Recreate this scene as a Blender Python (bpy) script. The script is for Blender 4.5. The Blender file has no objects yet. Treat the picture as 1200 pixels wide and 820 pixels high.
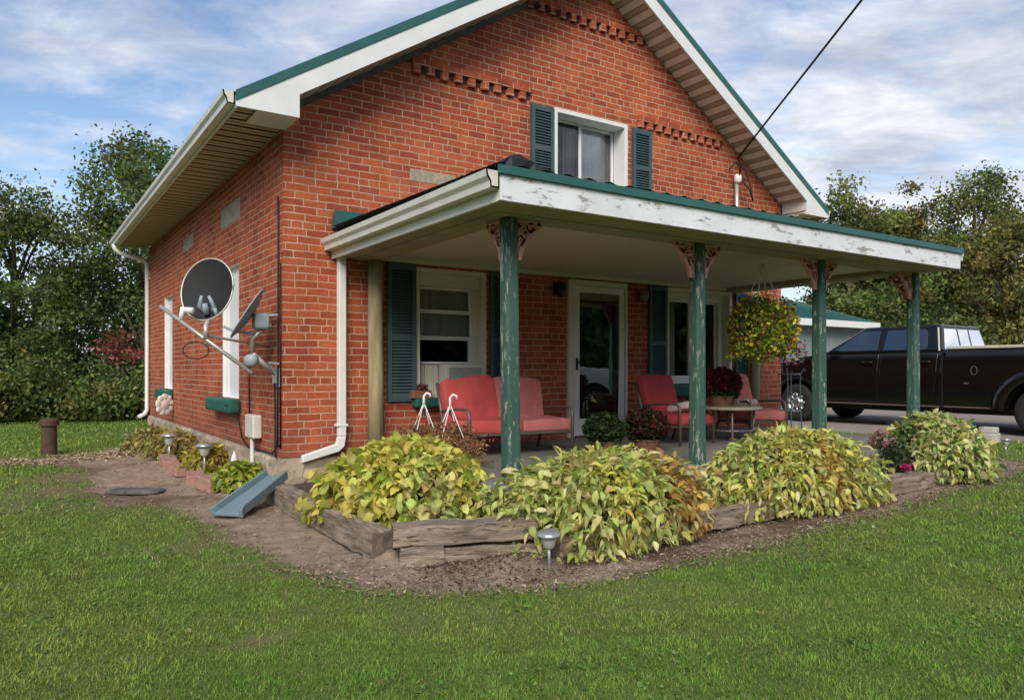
import bpy, bmesh, math, random
import numpy as np
from mathutils import Vector, Matrix
random.seed(7); rng = np.random.default_rng(11)
R = math.radians
scene = bpy.context.scene
C = scene.collection
# ------------------------------------------------------------------ materials
class NT:
    def __init__(s, name):
        s.m = bpy.data.materials.new(name); s.m.use_nodes = True
        s.t = s.m.node_tree; s.b = s.t.nodes['Principled BSDF']; s.out = s.t.nodes['Material Output']
    def n(s, typ, **kw):
        nd = s.t.nodes.new(typ)
        for k, v in kw.items():
            if k in nd.inputs: nd.inputs[k].default_value = v
            else: setattr(nd, k, v)
        return nd
    def l(s, a, b): s.t.links.new(a, b)
    def math(s, op, a, b=None):
        nd = s.t.nodes.new('ShaderNodeMath'); nd.operation = op
        for i, v in enumerate((a, b)):
            if v is None: continue
            if isinstance(v, (int, float)): nd.inputs[i].default_value = v
            else: s.l(v, nd.inputs[i])
        return nd.outputs[0]
    def mix(s, f, a, b, mode='MIX'):
        nd = s.t.nodes.new('ShaderNodeMix'); nd.data_type = 'RGBA'; nd.blend_type = mode
        for sock, v in ((nd.inputs[0], f), (nd.inputs[6], a), (nd.inputs[7], b)):
            if isinstance(v, (int, float)): sock.default_value = v
            elif isinstance(v, tuple): sock.default_value = (*v[:3], 1)
            else: s.l(v, sock)
        return nd.outputs[2]
    def ramp(s, f, stops):
        nd = s.t.nodes.new('ShaderNodeValToRGB')
        e = nd.color_ramp.elements
        while len(e) < len(stops): e.new(.5)
        for k, (p, c) in zip(e, stops):
            k.position = p; k.color = (c, c, c, 1) if isinstance(c, (int, float)) else (*c, 1)
        s.l(f, nd.inputs[0]); return nd.outputs[0]
    def coord(s, kind='Object', scale=(1, 1, 1)):
        tc = s.t.nodes.new('ShaderNodeTexCoord')
        if scale == (1, 1, 1): return tc.outputs[kind]
        mp = s.t.nodes.new('ShaderNodeMapping'); mp.inputs['Scale'].default_value = scale
        s.l(tc.outputs[kind], mp.inputs[0]); return mp.outputs[0]
    def noise(s, scale, detail=4, rough=.55, vec=None, dist=0):
        nd = s.n('ShaderNodeTexNoise', Scale=scale, Detail=detail, Roughness=rough, Distortion=dist)
        s.l(vec if vec is not None else s.coord(), nd.inputs['Vector']); return nd.outputs['Fac']
    def bump(s, h, strength=.5, dist=.01):
        nd = s.n('ShaderNodeBump', Strength=strength, Distance=dist)
        s.l(h, nd.inputs['Height']); s.l(nd.outputs[0], s.b.inputs['Normal'])
    def setp(s, rough=.6, metal=0., spec=.5):
        s.b.inputs['Roughness'].default_value = rough; s.b.inputs['Metallic'].default_value = metal
        s.b.inputs['Specular IOR Level'].default_value = spec

def simple(name, col, rough=.6, var=.25, scale=6, bump=0., metal=0., spec=.4, stretch=(1, 1, 1), dirt=None, dirtamt=.5, bscale=None):
    k = NT(name); k.setp(rough, metal, spec)
    v = k.coord('Object', stretch)
    n1 = k.noise(scale, 6, .6, v)
    lo = tuple(c * (1 - var) for c in col); hi = tuple(min(1, c * (1 + var)) for c in col)
    c = k.mix(k.ramp(n1, [(.3, 0.), (.7, 1.)]), lo, hi)
    if dirt:
        n2 = k.noise(scale * 2.3, 8, .7, v)
        c = k.mix(k.ramp(n2, [(1 - dirtamt, 0.), (1.05 - dirtamt, 1.)]), c, dirt)
    k.l(c, k.b.inputs['Base Color'])
    if bump: k.bump(k.noise(bscale or scale * 6, 6, .6, v), bump, .01)
    return k.m

def brick_mat(name, ax):
    k = NT(name); k.setp(.85, 0, .25)
    sep = k.n('ShaderNodeSeparateXYZ'); k.l(k.coord(), sep.inputs[0])
    u0, v0 = sep.outputs[ax], sep.outputs[2]
    nz = k.math('SUBTRACT', k.noise(2.2, 3), .5); nz2 = k.math('SUBTRACT', k.noise(14, 3), .5)
    v = k.math('ADD', k.math('ADD', v0, k.math('MULTIPLY', nz, .03)), k.math('MULTIPLY', nz2, .009))
    rowi = k.math('FLOOR', k.math('DIVIDE', v, .0768))
    # each course slides by its own amount
    slide = k.math('MULTIPLY', k.math('SUBTRACT', k.math('FRACT', k.math('MULTIPLY', k.math('SINE', k.math('MULTIPLY', rowi, 12.99)), 437.58)), .5), .07)
    u = k.math('ADD', k.math('ADD', u0, slide), k.math('MULTIPLY', nz2, .016))
    cv = k.n('ShaderNodeCombineXYZ'); k.l(u, cv.inputs[0]); k.l(v, cv.inputs[1])
    def bt(w):
        b = k.n('ShaderNodeTexBrick', Scale=1., **{'Mortar Size': .0063, 'Mortar Smooth': .25, 'Bias': -.1, 'Brick Width': w, 'Row Height': .0768})
        b.inputs['Color1'].default_value = (0, 0, 0, 1); b.inputs['Color2'].default_value = (1, 1, 1, 1); b.inputs['Mortar'].default_value = (.5, .5, .5, 1)
        k.l(cv.outputs[0], b.inputs['Vector']); return b
    a, h = bt(.242), bt(.121)
    isH = k.math('LESS_THAN', k.math('MODULO', k.math('ADD', rowi, 1000.), 7.), .5)
    val = k.mix(isH, a.outputs['Color'], h.outputs['Color'])
    fac = k.mix(isH, a.outputs['Fac'], h.outputs['Fac'])
    col = k.ramp(val, [(0., (.345, .078, .037)), (.3, (.425, .102, .044)), (.65, (.475, .118, .050)), (1., (.54, .155, .070))])
    big = k.noise(1.1, 5, .6); fine = k.noise(28, 6, .65)
    col = k.mix(1., col, k.ramp(big, [(.3, (.78, .76, .78)), (.7, (1.14, 1.1, 1.06))]), 'MULTIPLY')
    col = k.mix(1., col, k.ramp(fine, [(.3, (.72, .70, .70)), (.7, (1.15, 1.15, 1.15))]), 'MULTIPLY')
    mort = k.mix(k.noise(7, 5), (.42, .23, .14), (.74, .52, .38))
    col = k.mix(k.math('MULTIPLY', fac, k.ramp(k.noise(3.3, 5, .65), [(.3, .65), (.6, 1.)])), col, mort)
    # pale lime wash and soot stains
    col = k.mix(k.math('MULTIPLY', k.ramp(k.noise(.8, 6, .7, None, .4), [(.58, 0.), (.74, 1.)]), .35), col, (.46, .26, .16))
    col = k.mix(k.math('MULTIPLY', k.ramp(k.noise(1.7, 7, .7, k.coord('Object', (1.3, 1.3, .6))), [(.60, 0.), (.80, 1.)]), .45), col, (.15, .06, .04))
    streak = k.noise(1.6, 6, .65, k.coord('Object', (3.2, 3.2, .28)))
    col = k.mix(1., col, k.ramp(streak, [(.32, (.80, .77, .76)), (.55, (1., 1., 1.)), (.75, (1.10, 1.10, 1.08))]), 'MULTIPLY')
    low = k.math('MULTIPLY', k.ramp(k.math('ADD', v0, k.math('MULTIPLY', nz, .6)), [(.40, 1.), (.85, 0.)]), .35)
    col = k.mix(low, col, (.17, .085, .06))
    k.l(col, k.b.inputs['Base Color'])
    hgt = k.math('ADD', k.math('MULTIPLY', fac, -1.), k.math('MULTIPLY', fine, .5))
    k.bump(hgt, .75, .008)
    return k.m

def peel(name, col, under, amt=.42, scale=9, rough=.6, stretch=(1, 1, 1)):
    k = NT(name); k.setp(rough, 0, .4); v = k.coord('Object', stretch)
    n = k.noise(scale, 9, .72, v, .3); n2 = k.noise(scale * .3, 3, .5, v)
    f = k.ramp(k.math('ADD', k.math('MULTIPLY', n, .75), k.math('MULTIPLY', n2, .25)), [(1 - amt - .02, 0.), (1 - amt + .03, 1.)])
    base = k.mix(k.noise(3, 5), tuple(c * .75 for c in col), tuple(min(1, c * 1.1) for c in col))
    k.l(k.mix(f, base, under), k.b.inputs['Base Color'])
    k.bump(k.math('SUBTRACT', 1., f), .5, .004)
    return k.m

def leafmat(name, trans=.3, rough=.5, spec=.3):
    k = NT(name); k.setp(rough, 0, spec)
    at = k.n('ShaderNodeVertexColor'); at.layer_name = 'Col'
    c = k.mix(1., at.outputs[0], k.ramp(k.noise(30, 3), [(.3, .8), (.7, 1.15)]), 'MULTIPLY')
    k.l(c, k.b.inputs['Base Color'])
    tr = k.n('ShaderNodeBsdfTranslucent'); k.l(c, tr.inputs[0])
    mx = k.n('ShaderNodeMixShader', Fac=trans); k.l(k.b.outputs[0], mx.inputs[1]); k.l(tr.outputs[0], mx.inputs[2])
    k.l(mx.outputs[0], k.out.inputs[0]); return k.m

def glassmat(name, tint=(.9, .95, .95), refl=1.6, rough=.01):
    k = NT(name)
    t = k.n('ShaderNodeBsdfTransparent'); t.inputs[0].default_value = (*tint, 1)
    g = k.n('ShaderNodeBsdfGlossy', Roughness=rough); g.inputs[0].default_value = (1, 1, 1, 1)
    bp = k.n('ShaderNodeBump', Strength=.04, Distance=.02); k.l(k.noise(2.5, 2), bp.inputs['Height']); k.l(bp.outputs[0], g.inputs['Normal'])
    fr = k.n('ShaderNodeFresnel', IOR=refl)
    mx = k.n('ShaderNodeMixShader'); k.l(fr.outputs[0], mx.inputs[0]); k.l(t.outputs[0], mx.inputs[1]); k.l(g.outputs[0], mx.inputs[2])
    k.l(mx.outputs[0], k.out.inputs[0]); return k.m

M = {}
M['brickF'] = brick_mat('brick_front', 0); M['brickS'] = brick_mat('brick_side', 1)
M['gapshade'] = simple('gap_shade_brick', (.060, .022, .014), .9, .4, 8)  # dark brick tone paints the shade in gaps between the dogtooth bricks
M['stone'] = simple('foundation_stone', (.40, .32, .23), .9, .4, 4, .9, dirt=(.12, .10, .08), dirtamt=.40)
M['lintel'] = simple('stone_lintel', (.36, .31, .23), .9, .35, 14, .8)
M['white'] = simple('white_vinyl', (.74, .74, .72), .5, .06, 3, dirt=(.5, .49, .45), dirtamt=.3)
M['cream'] = simple('cream_trim', (.66, .63, .54), .5, .08, 4)
M['gutter'] = simple('gutter_white', (.68, .66, .58), .4, .10, 5, dirt=(.34, .31, .24), dirtamt=.36)
M['soffit'] = simple('vinyl_soffit', (.52, .44, .30), .6, .10, 2)
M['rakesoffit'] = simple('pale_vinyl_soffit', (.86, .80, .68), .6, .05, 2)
M['soffitshade'] = simple('vinyl_soffit_shade', (.52, .46, .36), .6, .06, 2)  # shade painted as a darker vinyl: grooves and every second facet
M['eaveshade'] = simple('eave_soffit_shade', (.20, .15, .085), .7, .1, 2)  # dark tone paints the shadow lines of the eave grooves
M['oldwood'] = simple('dark_wood', (.12, .10, .085), .85, .4, 9, .6)
M['peelwhite'] = peel('peeling_white_paint', (.78, .78, .80), (.33, .30, .27), .43, 11, .6, (.5, 1, 1.6))
M['olive'] = simple('olive_board', (.30, .28, .17), .8, .2, 5, .2)
M['ceil'] = simple('ceiling_panel', (.58, .53, .42), .7, .07, 2)
M['greenmetal'] = simple('green_metal', (.022, .105, .092), .4, .15, 4, spec=.5)
M['darkroof'] = simple('dark_roof_edge', (.012, .02, .02), .6, .3, 7)
M['shutter'] = simple('shutter_teal', (.055, .092, .097), .55, .15, 5)
M['sillgreen'] = simple('sill_green', (.022, .115, .085), .6, .22, 8, .2)
M['postgreen'] = peel('flaking_green_paint', (.044, .102, .084), (.36, .37, .28), .432, 14, .7, (2.6, 2.6, .55))
M['pink'] = peel('pink_paint', (.76, .36, .31), (.40, .22, .17), .40, 14)
M['logpost'] = simple('weathered_log', (.36, .30, .17), .85, .3, 5, .5, stretch=(4, 4, .5))
M['glass'] = glassmat('window_glass', (.78, .80, .80), 1.75)
M['glassup'] = glassmat('upper_glass', (.95, .97, .98), 2.3)
M['glassdoor'] = glassmat('door_glass', (.50, .58, .53), 2.5)
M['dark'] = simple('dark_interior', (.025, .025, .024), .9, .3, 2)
M['curtain'] = simple('curtain_cloth', (.62, .60, .56), .9, .18, 3, stretch=(6, 6, .4))
M['bluecurtain'] = simple('sky_reflection_curtain', (.85, .90, .96), .9, .15, 5, stretch=(3, 3, .6))  # curtain whitened and blued to stand in for sky reflected in the pane
M['innerdoor'] = simple('inner_door', (.10, .15, .14), .6, .3, 3)
M['black'] = simple('black_plastic', (.012, .012, .012), .45, .2, 5)
M['cable'] = simple('cable_rubber', (.015, .013, .012), .6, .2, 5)
M['greymetal'] = simple('grey_metal', (.35, .36, .37), .45, .15, 8, metal=.4)
M['galv'] = simple('galvanised_pipe', (.50, .47, .41), .4, .15, 8, metal=.5, dirt=(.25, .2, .15), dirtamt=.38)
M['dishdark'] = simple('dish_black', (.010, .0095, .0095), .7, .2, 2)
M['dishgrey'] = simple('dish_grey', (.30, .335, .36), .5, .12, 3)
M['frame'] = simple('taupe_metal', (.17, .13, .11), .4, .12, 8, metal=.3)
M['cushion'] = simple('faded_red_cushion', (.57, .090, .080), .9, .24, 3.5, .25, bscale=60)
M['cushionpink'] = simple('pink_cushion', (.60, .19, .17), .9, .22, 3.5, .25, bscale=60)  # paler and pinker than the left loveseat cushions
M['cushionred'] = simple('deep_red_cushion', (.50, .062, .070), .9, .22, 3.5, .25, bscale=60)
M['terracotta'] = simple('terracotta', (.20, .10, .05), .8, .2, 8)
M['tabletop'] = simple('mosaic_table', (.38, .33, .25), .5, .25, 22)
M['timber'] = simple('weathered_timber', (.26, .20, .15), .9, .6, 3, 1., stretch=(1, 9, 9), dirt=(.05, .04, .03), dirtamt=.43)
M['timberend'] = simple('timber_end', (.15, .11, .08), .95, .55, 11, 1.)
M['concrete'] = simple('porch_concrete', (.20, .185, .16), .9, .2, 5, .4)
M['pinkbrick'] = simple('pinkish_paver', (.36, .20, .15), .9, .25, 9, .6)
M['slab'] = simple('slate_slab', (.11, .098, .088), .9, .5, 8, .8)
M['splash'] = simple('blue_grey_plastic', (.16, .23, .26), .5, .1, 4)
M['rust'] = simple('rusty_iron', (.085, .045, .03), .8, .4, 8, .6)
M['solar'] = simple('solar_plastic', (.42, .42, .40), .35, .1, 8, metal=.6)
M['paint'] = simple('black_car_paint', (.006, .0052, .005), .10, .1, 2, spec=.55)
M['silver'] = simple('silver_car_paint', (.62, .62, .60), .3, .05, 2)
M['trimblack'] = simple('black_trim', (.012, .012, .012), .6, .2, 5)
M['tyre'] = simple('tyre_rubber', (.020, .019, .018), .85, .25, 9, .3)
M['chrome'] = simple('polished_wheel', (.55, .55, .55), .38, .08, 6, metal=1.)
M['tonneau'] = simple('tan_bed_cover', (.55, .51, .40), .7, .12, 6)
M['carglass'] = glassmat('car_glass', (.06, .07, .075), 2.6)
M['carglassblue'] = glassmat('rear_car_glass', (.25, .30, .36), 4.5)
M['shedwall'] = simple('shed_wall', (.20, .25, .235), .8, .12, 3)
M['bark'] = simple('tree_bark', (.115, .088, .064), .95, .4, 6, .8, stretch=(3, 3, .6))
M['leaf'] = leafmat('tree_leaf', .38)
M['hostaleaf'] = leafmat('hosta_leaf', .38, .45, .35)
M['petal'] = leafmat('petal', .35)
M['grassblade'] = leafmat('grass_blade', .40, .6, .2)
M['heather'] = leafmat('dry_flower', .2, .8, .1)
M['whiteplastic'] = simple('white_plastic', (.76, .75, .72), .5, .05, 6)
M['grille'] = simple('grey_grille', (.33, .34, .32), .7, .12, 40)
M['glasslens'] = simple('lens_glass', (.5, .5, .47), .2, .1, 8)
k = NT('striped_cloth'); k.setp(.9); sx = k.n('ShaderNodeSeparateXYZ'); k.l(k.coord(), sx.inputs[0])
st = k.math('FRACT', k.math('MULTIPLY', sx.outputs[0], 9.))
k.l(k.mix(k.math('MULTIPLY', k.noise(30, 3), .3), k.ramp(st, [(0., (.66, .60, .50)), (.38, (.66, .60, .50)), (.42, (.50, .12, .10)), (.55, (.50, .12, .10)), (.60, (.56, .48, .38)), (.86, (.56, .48, .38)), (.9, (.30, .20, .16))]), (.3, .2, .15)), k.b.inputs['Base Color']); M['stripe'] = k.m

# ------------------------------------------------------------------ object helpers
def tag(o, label=None, cat=None, group=None, kind=None):
    if label: o['label'] = label
    if cat: o['category'] = cat
    if group: o['group'] = group
    if kind: o['kind'] = kind
    return o
def empty(name, loc=(0, 0, 0), rz=0):
    o = bpy.data.objects.new(name, None); o.location = loc; o.rotation_euler = (0, 0, rz); o.empty_display_size = .1
    C.objects.link(o); return o
def thing(name, label, cat, loc=(0, 0, 0), rz=0, group=None):
    return tag(empty(name, loc, rz), label, cat, group)
class MB:
    def __init__(s): s.v = []; s.f = []; s.mi = []; s.cur = 0
    def add(s, vs, fs):
        o = len(s.v); s.v += [tuple(p) for p in vs]
        for f in fs: s.f.append([i + o for i in f]); s.mi.append(s.cur)
        return s
    def box(s, x0, x1, y0, y1, z0, z1, mat=None):
        vs = [(x, y, z) for z in (z0, z1) for y in (y0, y1) for x in (x0, x1)]
        if mat is not None: vs = [mat @ Vector(p) for p in vs]
        return s.add(vs, [(0, 2, 3, 1), (4, 5, 7, 6), (0, 1, 5, 4), (2, 6, 7, 3), (0, 4, 6, 2), (1, 3, 7, 5)])
    def prism(s, pts, ext, axis):            # pts 2-D outline, extruded from ext[0] to ext[1] along axis
        def P(a, b, e): return {0: (e, a, b), 1: (a, e, b), 2: (a, b, e)}[axis]
        n = len(pts); vs = [P(a, b, ext[0]) for a, b in pts] + [P(a, b, ext[1]) for a, b in pts]
        return s.add(vs, [list(range(n))[::-1], list(range(n, 2 * n))] + [(i, (i + 1) % n, n + (i + 1) % n, n + i) for i in range(n)])
    def tube(s, pts, r, n=8, cap=True):
        pts = [Vector(p) for p in pts]; rs = r if isinstance(r, (list, tuple)) else [r] * len(pts)
        vs = []; prev = None
        for i, p in enumerate(pts):
            t = (pts[min(i + 1, len(pts) - 1)] - pts[max(i - 1, 0)]).normalized()
            a = prev - t * prev.dot(t) if prev is not None else t.orthogonal()
            if a.length < 1e-5: a = t.orthogonal()
            a.normalize(); prev = a; b = t.cross(a)
            vs += [p + (a * math.cos(2 * math.pi * j / n) + b * math.sin(2 * math.pi * j / n)) * rs[i] for j in range(n)]
        fs = [(i * n + j, i * n + (j + 1) % n, (i + 1) * n + (j + 1) % n, (i + 1) * n + j) for i in range(len(pts) - 1) for j in range(n)]
        if cap: fs += [list(range(n))[::-1], list(range((len(pts) - 1) * n, len(pts) * n))]
        return s.add(vs, fs)
    def lathe(s, prof, n=24, mat=None):      # prof list of (radius, z)
        vs = [(r * math.cos(2 * math.pi * j / n), r * math.sin(2 * math.pi * j / n), z) for r, z in prof for j in range(n)]
        if mat is not None: vs = [mat @ Vector(p) for p in vs]
        return s.add(vs, [(i * n + j, i * n + (j + 1) % n, (i + 1) * n + (j + 1) % n, (i + 1) * n + j) for i in range(len(prof) - 1) for j in range(n)])
    def superq(s, a, b, c, e=.3, mat=None, nu=28, nv=14):
        sp = lambda w, m: math.copysign(abs(w) ** m, w)
        vs = []
        for i in range(nv + 1):
            ph = -math.pi / 2 + math.pi * i / nv
            for j in range(nu):
                th = 2 * math.pi * j / nu
                p = Vector((a * sp(math.cos(ph), e) * sp(math.cos(th), e * .7), b * sp(math.cos(ph), e) * sp(math.sin(th), e * .7), c * sp(math.sin(ph), e)))
                vs.append(mat @ p if mat is not None else p)
        return s.add(vs, [(i * nu + j, i * nu + (j + 1) % nu, (i + 1) * nu + (j + 1) % nu, (i + 1) * nu + j) for i in range(nv) for j in range(nu)])
    def build(s, name, mats, parent=None, smooth=False, bevel=0, seg=2):
        me = bpy.data.meshes.new(name); me.from_pydata(s.v, [], s.f)
        for m in (mats if isinstance(mats, (list, tuple)) else [mats]): me.materials.append(m)
        me.polygons.foreach_set('material_index', s.mi)
        bm = bmesh.new(); bm.from_mesh(me); bmesh.ops.recalc_face_normals(bm, faces=bm.faces); bm.to_mesh(me); bm.free()
        if smooth: me.polygons.foreach_set('use_smooth', [True] * len(me.polygons))
        o = bpy.data.objects.new(name, me); C.objects.link(o)
        if parent is not None: o.parent = parent
        if bevel:
            b = o.modifiers.new('bevel', 'BEVEL'); b.width = bevel; b.segments = seg; b.limit_method = 'ANGLE'; b.angle_limit = R(35)
        return o
def fast(name, verts, faces, mat, parent=None, cols=None, smooth=False):
    verts = np.asarray(verts, np.float32); faces = np.asarray(faces, np.int32)
    me = bpy.data.meshes.new(name); nf, kk = faces.shape
    me.vertices.add(len(verts)); me.vertices.foreach_set('co', verts.ravel())
    me.loops.add(nf * kk); me.loops.foreach_set('vertex_index', faces.ravel())
    me.polygons.add(nf); me.polygons.foreach_set('loop_start', np.arange(nf, dtype=np.int32) * kk)
    try: me.polygons.foreach_set('loop_total', np.full(nf, kk, np.int32))
    except Exception: pass
    me.update(calc_edges=True)
    if cols is not None:
        ca = me.color_attributes.new('Col', 'FLOAT_COLOR', 'POINT')
        c4 = np.ones((len(verts), 4), np.float32); c4[:, :3] = cols; ca.data.foreach_set('color', c4.ravel())
    if smooth: me.polygons.foreach_set('use_smooth', np.ones(nf, bool))
    me.materials.append(mat)
    o = bpy.data.objects.new(name, me); C.objects.link(o)
    if parent is not None: o.parent = parent
    return o
def pick(cols, n, jit=.18):
    cols = np.array(cols); c = cols[rng.integers(0, len(cols), n)] * (1 + rng.normal(0, jit, (n, 1)))
    return np.clip(c * (1 + rng.normal(0, .06, (n, 3))), .004, .9)
def unit(n):
    v = rng.normal(0, 1, (n, 3)); return v / np.linalg.norm(v, axis=1, keepdims=True)
def cards(name, pts, size, cols, mat, parent=None, up=.25, aspect=.55):
    n = len(pts); nn = unit(n); nn[:, 2] += up; nn /= np.linalg.norm(nn, axis=1, keepdims=True)
    t = np.cross(nn, unit(n)); t /= np.linalg.norm(t, axis=1, keepdims=True) + 1e-6; b = np.cross(nn, t)
    s = (np.asarray(size) * np.ones(n) * rng.uniform(.6, 1.35, n))[:, None]
    V = np.stack([pts - t * s * .5, pts + b * s * aspect * .5 + nn * s * .08, pts + t * s * .5 - nn * s * .06, pts - b * s * aspect * .5 + nn * s * .08], 1).reshape(-1, 3)
    return fast(name, V, np.arange(4 * n).reshape(n, 4), mat, parent, np.repeat(cols, 4, 0))

# ------------------------------------------------------------------ ground
CAM = np.array([-2.297, -7.654]); FW = np.array([.5556, .8315])
def poly_sd(px, py, poly):
    P = np.array(poly, float); inside = np.zeros(px.shape, bool); dmin = np.full(px.shape, 1e9)
    for i in range(len(P)):
        a, b = P[i], P[(i + 1) % len(P)]; e = b - a
        t = np.clip(((px - a[0]) * e[0] + (py - a[1]) * e[1]) / (e @ e), 0, 1)
        dmin = np.minimum(dmin, np.hypot(px - a[0] - t * e[0], py - a[1] - t * e[1]))
        cr = ((a[1] > py) != (b[1] > py)) & (px < (b[0] - a[0]) * (py - a[1]) / (b[1] - a[1] + 1e-12) + a[0]); inside ^= cr
    return np.where(inside, dmin, -dmin)
SOIL = [(-9, 4.6), (-2.45, 4.75), (-1.95, 4.6), (-1.55, 3.9), (-1.5, 2.6), (-1.62, 1.3), (-1.52, .45), (-1.09, .22), (-.97, -.6), (-.9, -1.36), (-.86, -2.16), (-.78, -2.94), (-.59, -3.46), (-.24, -3.86), (.2, -4.08), (.79, -4.17), (1.63, -4.11), (3.12, -3.94), (5.29, -3.71), (7.82, -3.5), (9.6, -3.0), (9.9, -2.2), (8.6, -2.0), (8.2, 0), (8.2, 9.4), (-.1, 9.4), (-.35, 7.6), (-.6, 6.4), (-1.7, 5.6), (-3, 5.35), (-9, 5.3)]
GRAVEL = [(10.9, 3.5), (11.3, 1), (11.9, -1.4), (12.3, -4), (14, -9), (22, -14), (40, -14), (40, 14), (11, 14), (10.6, 7)]
def vn(x, y, s, seed=0):
    f = 0; a = 1
    for o in range(4):
        k1, k2, k3 = np.random.default_rng(seed + o).uniform(.5, 1.6, 3)
        f = f + a * (np.sin(x * s * k1 + y * s * .7 * k2 + o * 2.1 + seed) * np.cos(y * s * k3 - x * s * .45 + o * 1.3 + seed * .7))
        a *= .55; s *= 2.1
    return f
def soil_mask(x, y):
    return poly_sd(x, y, SOIL) + .045 * vn(x, y, 3.1, 3) + .035 * vn(x, y, 11., 9)
def worn(x, y):   # thin, worn turf beside the bed and house
    d = poly_sd(x, y, SOIL)
    w = np.clip(1 + d / .8, 0, 1) * .55 + .9 * np.exp(-((x + 1.31) / .14) ** 2 - ((y + 3.97) / .10) ** 2) + .5 * np.clip(vn(x, y, .8, 51) - .75, 0, 1) * (x < 1.5) + .8 * np.clip(1 - np.hypot((x + 1.9) / 1.5, (y - 1.8) / 2.6), 0, 1)
    return np.clip(w * (.75 + .55 * vn(x, y, 2.3, 21)), 0, 1)
def gh(x, y):
    return .018 * vn(x, y, .9, 5) + .13 * np.clip((poly_sd(x, y, GRAVEL) + .5) / 1.1, 0, 1)
xs = np.arange(-9.0, 24.01, .065); ys = np.arange(-8.2, 15.01, .065)
gx, gy = np.meshgrid(xs, ys)
sm = soil_mask(gx, gy); gv = poly_sd(gx, gy, GRAVEL) + .12 * vn(gx, gy, 2.2, 31)
bed = np.clip(sm / .25, 0, 1)
gz = gh(gx, gy) + .07 * np.exp(-((gx - .42) / .38) ** 2 - ((gy + 3.62) / .22) ** 2) + .09 * np.exp(-((gx + .14) / .12) ** 2 - ((gy + 2.98) / .12) ** 2) + bed * (.012 * vn(gx, gy, 6, 2) + .009 * vn(gx, gy, 19, 8) + rng.normal(0, .003, gx.shape)) - .01 * np.clip(sm / .1, 0, 1)
edge = np.minimum.reduce([gx - xs[0], xs[-1] - gx, gy - ys[0], ys[-1] - gy]); gz = gz * np.clip(edge / .6, 0, 1) - .082 * np.clip(1 - edge / .5, 0, 1)
cols = np.zeros((gx.size, 3), np.float32)
cols[:, 0] = np.clip(.5 + sm.ravel() / .12, 0, 1); cols[:, 1] = np.clip(.5 + gv.ravel() / .3, 0, 1); cols[:, 2] = worn(gx, gy).ravel()
ny, nx = gx.shape; idx = np.arange(ny * nx).reshape(ny, nx)
faces = np.stack([idx[:-1, :-1], idx[:-1, 1:], idx[1:, 1:], idx[1:, :-1]], -1).reshape(-1, 4)
k = NT('yard_ground'); k.setp(.95, 0, .15)
at = k.n('ShaderNodeVertexColor'); at.layer_name = 'Col'; sp = k.n('ShaderNodeSeparateColor'); k.l(at.outputs[0], sp.inputs[0])
n1, n2, n3 = k.noise(.7, 6, .6), k.noise(9, 8, .7), k.noise(70, 5, .7)
grass = k.mix(n2, (.11, .175, .032), (.17, .235, .055)); grass = k.mix(k.ramp(n1, [(.4, 0.), (.7, .6)]), grass, (.12, .13, .045))
grass = k.mix(k.math('MULTIPLY', sp.outputs[2], .9), grass, (.20, .155, .085))
soil = k.mix(k.ramp(n2, [(.38, 0.), (.62, 1.)]), (.22, .150, .108), (.46, .345, .265)); soil = k.mix(k.ramp(n3, [(.35, 0.), (.75, 1.)]), soil, (.36, .27, .19)); soil = k.mix(k.ramp(n1, [(.5, 0.), (.62, .75)]), soil, (.10, .062, .042))
grav = k.mix(n3, (.20, .165, .14), (.46, .40, .35)); grav = k.mix(k.ramp(n1, [(.45, 0.), (.7, .5)]), grav, (.30, .21, .16))
c = k.mix(sp.outputs[0], grass, soil); c = k.mix(sp.outputs[1], c, grav)
k.l(c, k.b.inputs['Base Color']); k.bump(k.math('ADD', n3, k.math('MULTIPLY', n2, .8)), .9, .02)
g = fast('ground', np.stack([gx.ravel(), gy.ravel(), gz.ravel()], 1), faces, k.m, None, cols, True); tag(g, kind='structure')
k2 = NT('far_grass'); k2.setp(.95, 0, .1)
gr = k2.mix(k2.noise(.25, 7, .65), (.045, .085, .018), (.085, .13, .033)); gr = k2.mix(k2.ramp(k2.noise(6, 6, .7), [(.4, 0.), (.7, .5)]), gr, (.035, .06, .015))
k2.l(gr, k2.b.inputs['Base Color']); k2.bump(k2.noise(20, 5, .7), .8, .05)
mb = MB(); mb.add([(-400, -400, -.08), (400, -400, -.08), (400, 400, -.08), (-400, 400, -.08)], [(0, 1, 2, 3)])
tag(mb.build('field', k2.m), kind='structure')
mb = MB(); mb.add([(24.0, -14, -.076), (40, -14, -.076), (40, 9.5, -.076), (24.0, 9.5, -.076)], [(0, 1, 2, 3)])
tag(mb.build('gravel_drive', simple('gravel_far', (.34, .28, .24), .95, .3, 14, .6)), kind='structure')

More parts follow.
